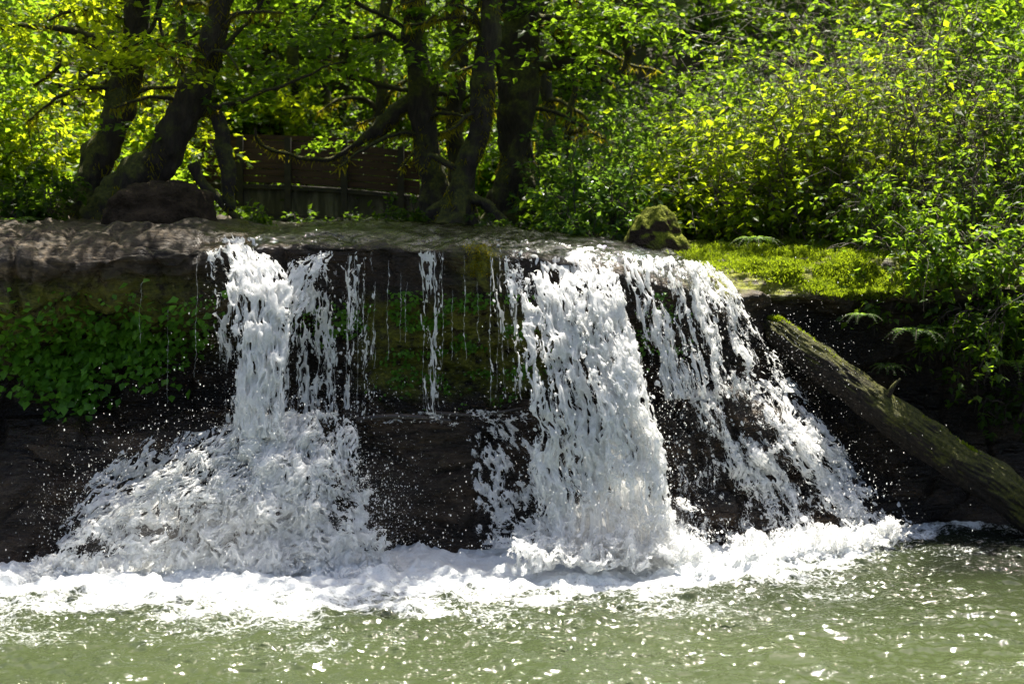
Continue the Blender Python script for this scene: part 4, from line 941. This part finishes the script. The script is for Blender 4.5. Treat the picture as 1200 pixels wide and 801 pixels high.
for k, (px, Y, rp, lab) in enumerate([(72, 23.2, 6, 'thin dark trunk in the sunny leaves left of the thick leaning trunk'), (214, 23.6, 5, 'thin dark trunk seen right of the curved leaning tree'), (343, 25.6, 7, 'thin dark trunk rising behind the middle of the footbridge'), (386, 26.2, 6, 'thin dark trunk behind the right part of the footbridge railing'), (446, 23.9, 7, 'thin dark trunk beside the right end of the footbridge'), (640, 24.5, 7, 'thin dark trunk under the broken mossy stub'), (664, 22.5, 4, 'thinnest dark stem in the gap right of the thickest trunk')]):
    x = (px - 600) / F_PX * Y; b = HOR + (EYE - float(ground_z(x, Y))) / Y * F_PX; r = np.random.default_rng(600 + k)
    tree([(px + 3, b + 5), (px + r.normal(0, 4), b - 70), (px + r.normal(0, 6), b - 150), (px + r.normal(0, 9), b - 240), (px + r.normal(0, 12), b - 420)], Y, [rp * 1.3, rp, rp * .95, rp * .9, rp * .5], lab, 620 + k, sides=14, moss_n=350, mat=M_BARKD, extra=2, size=.12, crown=[(px, b - 300, Y, 40, 50, .7, 12, 90, .5)], ml=M_MIDLEAF, group='thin dark trunks in the wood')

# ------------------------------------------------------------------ shrubs
def sh(px, py, Y, wpx, hpx, dY, nstem, nleaf, size, ml, mt, seed, label, group, **kw):
    c = at(px, py, Y); k = Y / F_PX
    shrub('shrub', c, (wpx / 2 * k, dY, hpx * k), nstem, nleaf, size, ml, mt, seed, label, 'shrub', group, **kw)
gl = 'sunny shrubs on the left bank'
for a in [(20, 262, 19.5, 150, 200, .8, 34, 3600, .115, M_SUNLEAF, M_DTWIG, 301, 'bright yellow green shrub at the left edge above the dry rock', gl),
          (85, 262, 21.5, 150, 190, .9, 34, 3600, .115, M_SUNLEAF, M_DTWIG, 302, 'sunlit shrub behind the foot of the thick leaning trunk', gl),
          (40, 255, 17.6, 110, 70, .5, 22, 1900, .09, M_SHADELEAF, M_DTWIG, 303, 'low dark shrub on the rock at the left edge', gl),
          (-30, 250, 22.5, 160, 260, 1.0, 30, 3200, .12, M_SUNLEAF, M_DTWIG, 304, 'tall sunny shrub running out of the left edge of the photo', gl),
          (185, 240, 22.0, 120, 190, .8, 30, 2800, .115, M_SUNLEAF, M_DTWIG, 305, 'sunny shrub seen between the two leaning trees', gl)]: sh(*a)
gh = 'shrubs on the slope behind the footbridge'
for k, (px, Y, w_, h_, ml, lab) in enumerate([(250, 24.6, 130, 130, M_MIDLEAF, 'green shrub behind the left end of the footbridge'), (330, 25.0, 130, 140, M_SUNLEAF, 'bright shrub over the middle of the footbridge railing'), (410, 24.8, 130, 140, M_MIDLEAF, 'green shrub over the right end of the footbridge railing'), (470, 24.2, 90, 130, M_SHADELEAF, 'dark shrub between the footbridge and the first middle trunk'), (380, 29.0, 200, 150, M_SUNLEAF, 'far sunlit shrub high above the footbridge'), (250, 30.0, 200, 170, M_MIDLEAF, 'far green shrub high behind the curved leaning tree'), (520, 28.5, 160, 160, M_MIDLEAF, 'far green shrub between the middle trunks'), (580, 25.0, 90, 120, M_MIDLEAF, 'green shrub just left of the thickest trunk'), (120, 29.0, 180, 170, M_SUNLEAF, 'far sunlit shrub behind the straight dark trunks')]):
    x = (px - 600) / F_PX * Y; z = float(ground_z(x, Y)); pyb = HOR + (EYE - z) / Y * F_PX
    sh(px, pyb + 4, Y, w_, h_, 1.0, 28, 2900, .13, ml, M_DTWIG, 330 + k, lab, gh)
gu = 'dark undergrowth at the feet of the trunks'
for k, (px, py, Y, w_, h_, ml, lab) in enumerate([(480, 268, 18.6, 70, 40, M_SHADELEAF, 'low dark plant at the foot of the first middle trunk'), (575, 284, 18.2, 80, 40, M_SHADELEAF, 'low dark plant between the slender and thickest trunks'), (640, 286, 18.6, 80, 70, M_SHADELEAF, 'dark plant at the right foot of the thickest trunk'), (360, 266, 20.5, 150, 22, M_SHADELEAF, 'low dark plant on the stream bed under the footbridge'), (300, 268, 18.2, 40, 30, M_MIDLEAF, 'small straggly plant at the stream edge under the hanging limb')]):
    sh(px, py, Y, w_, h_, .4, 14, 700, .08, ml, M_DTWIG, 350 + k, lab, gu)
gm = 'glossy shrubs beside the thickest trunk'
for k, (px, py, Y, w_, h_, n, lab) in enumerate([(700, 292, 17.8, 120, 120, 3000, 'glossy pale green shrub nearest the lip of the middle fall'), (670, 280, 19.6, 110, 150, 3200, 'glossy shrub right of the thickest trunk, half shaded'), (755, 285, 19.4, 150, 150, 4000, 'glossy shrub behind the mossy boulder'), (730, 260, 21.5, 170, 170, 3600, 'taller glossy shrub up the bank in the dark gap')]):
    sh(px, py, Y, w_, h_, .7, 30, int(n * .8), .095, M_COOLLEAF if k < 3 else M_SHADELEAF, M_DTWIG, 360 + k, lab, gm)
gr = 'the big sunny thicket on the right bank'
for k, (px, py, Y, w_, h_, dY, ns_, n, ml, lab) in enumerate([(860, 285, 18.3, 170, 200, .8, 50, 4600, M_THICKET, 'sunny twiggy shrub forming the left flank of the thicket'), (950, 280, 18.3, 200, 270, .9, 64, 5600, M_THICKET, 'tall twiggy shrub in the middle of the thicket'), (1060, 275, 18.0, 220, 300, .9, 64, 2400, M_THICKET, 'tall shrub with grey twigs right of the thicket middle'), (1160, 280, 18.3, 200, 320, .9, 56, 3200, M_MIDLEAF, 'tall sparse shrub at the right edge of the photo'), (880, 270, 20.2, 240, 310, 1.0, 60, 7000, M_MIDLEAF, 'bushy pale green shrub behind the left flank of the thicket'), (1020, 265, 20.8, 260, 360, 1.0, 60, 3600, M_SHADELEAF, 'bushy shrub behind the thicket middle, reaching out of the top'), (1150, 265, 20.8, 240, 380, 1.0, 50, 5500, M_MIDLEAF, 'bushy shrub behind the right edge of the thicket'), (820, 284, 18.8, 110, 150, .6, 34, 4200, M_THICKET, 'sunny shrub just behind the mossy boulder, right of it')]):
    sh(px, py, Y, w_, h_, dY, ns_, n, .105, ml, M_TWIG, 380 + k, lab, gr, ntw=14, rad=.011)
go = 'shrubs overhanging the right bank'
for k, (px, py, Y, w_, h_, n, ml, ln, lab) in enumerate([(1110, 335, 16.4, 280, 190, 3200, M_MIDLEAF, (-.1, -.5, -.1), 'thin twigged shrub overhanging the dark right bank'), (1190, 350, 16.1, 220, 230, 3000, M_MIDLEAF, (-.1, -.6, -.3), 'drooping shrub at the right edge above the log'), (1055, 325, 16.5, 160, 110, 1300, M_MIDLEAF, (0, -.4, -.1), 'small drooping shrub at the end of the moss carpet'), (1085, 300, 16.9, 280, 260, 3000, M_MIDLEAF, (0, 0, 0), 'large leafy shrub in front of the thicket, shading the log'), (1190, 310, 16.8, 220, 300, 2300, M_MIDLEAF, (0, 0, 0), 'large leafy shrub at the right edge in front of the thicket'), (1150, 350, 15.9, 200, 90, 1700, M_MIDLEAF, (0, -.5, -.75), 'low shrub hanging down the dark wall toward the log'), (1195, 480, 15.9, 120, 110, 600, M_SHADELEAF, (0, -.2, 0), 'dark shrub in the shade behind the log')]):
    sh(px, py, Y, w_, h_, .6, 34, n, .092, ml, M_DTWIG, 400 + k, lab, go, droop=.9, rad=.010, lean=ln)

# ------------------------------------------------------------------ ferns
def fern(px, py, Y, R, seed, label, lean=(0, -.3, 0), nf=10, ml=None):
    r = np.random.default_rng(seed); c = at(px, py, Y); root = empty('fern', c); parts, st = [], []
    for k in range(nf):
        az = k / nf * 2 * np.pi + r.normal(0, .2); d = unit(np.array([np.cos(az), np.sin(az), 0.0]) + np.array(lean)); L = R * r.uniform(.7, 1.15)
        t = np.linspace(0, 1, 16); P = np.outer(t, d) * L; P[:, 2] = L * (.75 * t - .85 * t ** 2)
        st.append(tube(P, np.linspace(.005, .0015, 16), 4))
        T = np.gradient(P, axis=0); T = unit(T); S = unit(np.cross(T, [0, 0, 1.0]))
        for m in range(1, 16):
            for s in (-1, 1):
                l = L * .24 * np.sin(min(1, t[m] * 1.6 + .15) * np.pi * .62) * (1.05 - t[m] ** 2)
                parts.append((P[m], s * S[m] + .35 * T[m], l, np.cross(T[m], S[m]) * -1))
    V, F = join_vf(st); mesh_np('stalks', V, F, M_DTWIG, root)
    Pn = np.array([p[0] for p in parts]); D = np.array([p[1] for p in parts]); Ln = np.array([p[2] for p in parts]); N = np.array([p[3] for p in parts]); N *= np.sign(N[:, 2:3] + 1e-6)
    V, F = leaves(Pn, np.maximum(Ln, .02), r, .12, .55, normal=N, dirs=D * 3)
    mesh_np('fronds', V, F, ml or M_FERN, root, smooth=False)
    tag(root, label, 'fern', 'ferns on the banks')
fern(1075, 392, 15.4, .45, 1, 'fern hanging from the shaded bank above the log')
fern(1185, 430, 15.4, .55, 2, 'large fern at the right edge over the log')
fern(1010, 372, 15.6, .30, 3, 'small fern below the end of the moss carpet')
fern(885, 284, 16.6, .38, 4, 'fern under the sunny thicket behind the moss carpet')
fern(545, 284, 17.6, .35, 5, 'fern at the flared base of the slender trunk')
fern(655, 288, 17.8, .40, 6, 'dark fern hanging by the stream right of the thickest trunk')
fern(1040, 432, 15.5, .26, 7, 'smallest fern, on the dark wall just above the log')
fern(20, 262, 17.2, .40, 8, 'fern on the dry rock at the left edge')

# ------------------------------------------------------------------ plants of the shaded walls
def wall_plants():
    r = np.random.default_rng(15)
    for k, (px, py, w_, h_, n, lab) in enumerate([(30, 410, 70, 50, 380, 'leafy plant in the left alcove, at the edge of the photo'), (85, 420, 60, 50, 420, 'largest leafy plant in the middle of the left alcove'), (130, 395, 50, 36, 300, 'leafy plant high in the left alcove, in front of the dark wall'), (170, 410, 50, 40, 280, 'leafy plant at the right end of the left alcove'), (95, 462, 40, 22, 150, 'small leafy plant hanging lowest in the left alcove'), (215, 385, 40, 40, 140, 'sparse leafy plant beside the narrow left fall')]):
        P, N = [], []
        q = r.normal(size=(n * 2, 2)) * .5
        for a, b in q[:n]:
            h, nn = rock_eye(px + a * w_, py + b * h_)
            if h is not None: P.append(h + np.array([0, -r.uniform(.04, .28), 0]))
        P = np.array(P); c = P.mean(0); root = empty('leafy_plant', c)
        base = np.stack([P[:, 0] * .8 + c[0] * .2 + r.normal(0, .03, len(P)), np.full(len(P), P[:, 1].max() + .05), P[:, 2] + .05], -1)[::3]
        tw = twig_paths(base, unit(P[::3] - base), np.linalg.norm(P[::3] - base, axis=1), r, 5, .1)
        V, F = tubes_many(tw, np.full((len(tw), 5), .003)); mesh_np('stems', V - c, F, M_DTWIG, root)
        d = np.tile(np.array([0, -.7, -.7]), (len(P), 1)) + r.normal(size=(len(P), 3)) * .6
        V, F = leaves(P, r.uniform(.05, .125, len(P)), r, .35, 1.35, normal=np.array([0, -.55, .8]), dirs=d)
        mesh_np('foliage', V - c, F, M_WALLPLANT, root, smooth=False)
        tag(root, lab, 'plant', 'leafy plants in the left alcove')
    # small green cushions behind the trickles
    P = []
    for cx, cy_, sx, sy, n in [(545, 395, 42, 36, 1500), (480, 370, 50, 26, 900), (410, 375, 25, 22, 500), (590, 420, 25, 30, 500), (230, 350, 25, 20, 150), (760, 385, 25, 30, 500), (520, 440, 50, 14, 300), (350, 350, 20, 20, 120), (90, 350, 60, 14, 200)]:
        for _ in range(n):
            h, nn = rock_eye(r.normal(cx, sx), r.normal(cy_, sy))
            if h is not None and 340 < HOR + (EYE - h[2]) / h[1] * F_PX < 480: P.append(h + nn * r.uniform(-.005, .05) * (-1 if nn[1] > 0 else 1))
    P = np.array(P); k = fbm(P[:, 0] * 2.2, P[:, 1] * 2, P[:, 2] * 3.5, 3, 5) > .12; P = P[k]
    d = np.tile(np.array([0, -.6, -.8]), (len(P), 1)) + r.normal(size=(len(P), 3)) * .5
    V, F = leaves(P, r.uniform(.025, .06, len(P)), r, .4, 1.5, normal=np.array([0, -.75, .6]), dirs=d)
    tag(mesh_np('wall_moss', V, F, M_WALLPLANT, smooth=False), 'low green plants and moss covering the dripping wall', 'moss', kind='stuff')
wall_plants()

def moss_carpet():
    r = np.random.default_rng(25); P, NN = [], []
    poly = [(786, 296), (830, 286), (960, 284), (1060, 300), (1080, 330), (1050, 350), (980, 350), (930, 335), (880, 318), (830, 312)]
    def inside(x, y):
        c = False; n = len(poly)
        for i in range(n):
            (x1, y1), (x2, y2) = poly[i], poly[i - 1]
            if (y1 > y) != (y2 > y) and x < (x2 - x1) * (y - y1) / (y2 - y1) + x1: c = not c
        return c
    while len(P) < 11000:
        px, py = r.uniform(780, 1085), r.uniform(280, 352)
        if not inside(px + r.normal(0, 6), py + r.normal(0, 3)): continue
        h, nn = rock_eye(px, py)
        if h is None: continue
        P.append(h)
    P = np.array(P); P = P[fbm(P[:, 0] * 2.5, P[:, 1] * 2.5, P[:, 2] * 2, 3, 18) > -.6]
    P = np.repeat(P, 3, 0) + r.normal(0, .02, (len(P) * 3, 3)) * np.array([1, 1, .2])
    V, F = blades(P, r.uniform(.02, .055, len(P)), r, .013, up=.8)
    tag(mesh_np('moss_carpet', V, F, M_MOSS), 'yellow green moss carpet on the right bank', 'moss', kind='stuff')
    # a little on the lip between the falls
    P = []
    for _ in range(900):
        h, nn = rock_eye(r.normal(562, 9), r.uniform(284, 325))
        if h is not None: P.append(h)
    V, F = blades(np.array(P), r.uniform(.015, .04, len(P)), r, .011, up=.5)
    tag(mesh_np('lip_moss', V, F, M_MOSS_DARK), 'brown green moss on the lip', 'moss', kind='stuff')
moss_carpet()

def undergrowth():
    """Low growth over the slope and the banks: nobody could count it."""
    r = np.random.default_rng(61); n = 5600
    Y = 18.6 + 24 * r.random(n) ** 1.2; X = (r.random(n) * 2 - 1) * (Y * .52); Z = ground_z(X, Y)
    keep = ~((X > -4.9) & (X < .3) & (Y < 22.7)); X, Y, Z = X[keep], Y[keep], Z[keep]
    C = np.stack([X, Y, Z + r.random(len(X)) ** 2 * .7], -1)
    q = np.random.default_rng(62); X = q.uniform(-5.0, -2.0, 260); Y = q.uniform(18.2, 22.3, 260)
    V2, F2 = sprays(np.stack([X, Y, ground_z(X, Y) + .10 * q.random(260)], -1), q.uniform(.15, .32, 260), 40, .075, q, .4, .25, .6)
    tag(mesh_np('ground_cover', V2, F2, M_SHADELEAF, smooth=False), 'low dark leaves on the bank below the footbridge', 'ground cover', kind='stuff')
    X = np.concatenate([q.uniform(6.3, 9.5, 500), q.uniform(-10, -6.6, 380)]); Y = q.uniform(16.6, 22, 880)
    C = np.concatenate([C, np.stack([X, Y, ground_z(X, Y) + q.random(880) ** 1.3 * 3.2], -1)])
    V, F = sprays(C, r.uniform(.25, .6, len(C)), 34, .12, r, .4, .25, .6)
    tag(mesh_np('undergrowth', V, F, M_MIDLEAF, smooth=False), 'low green growth covering the forest slope', 'undergrowth', kind='stuff')
undergrowth()
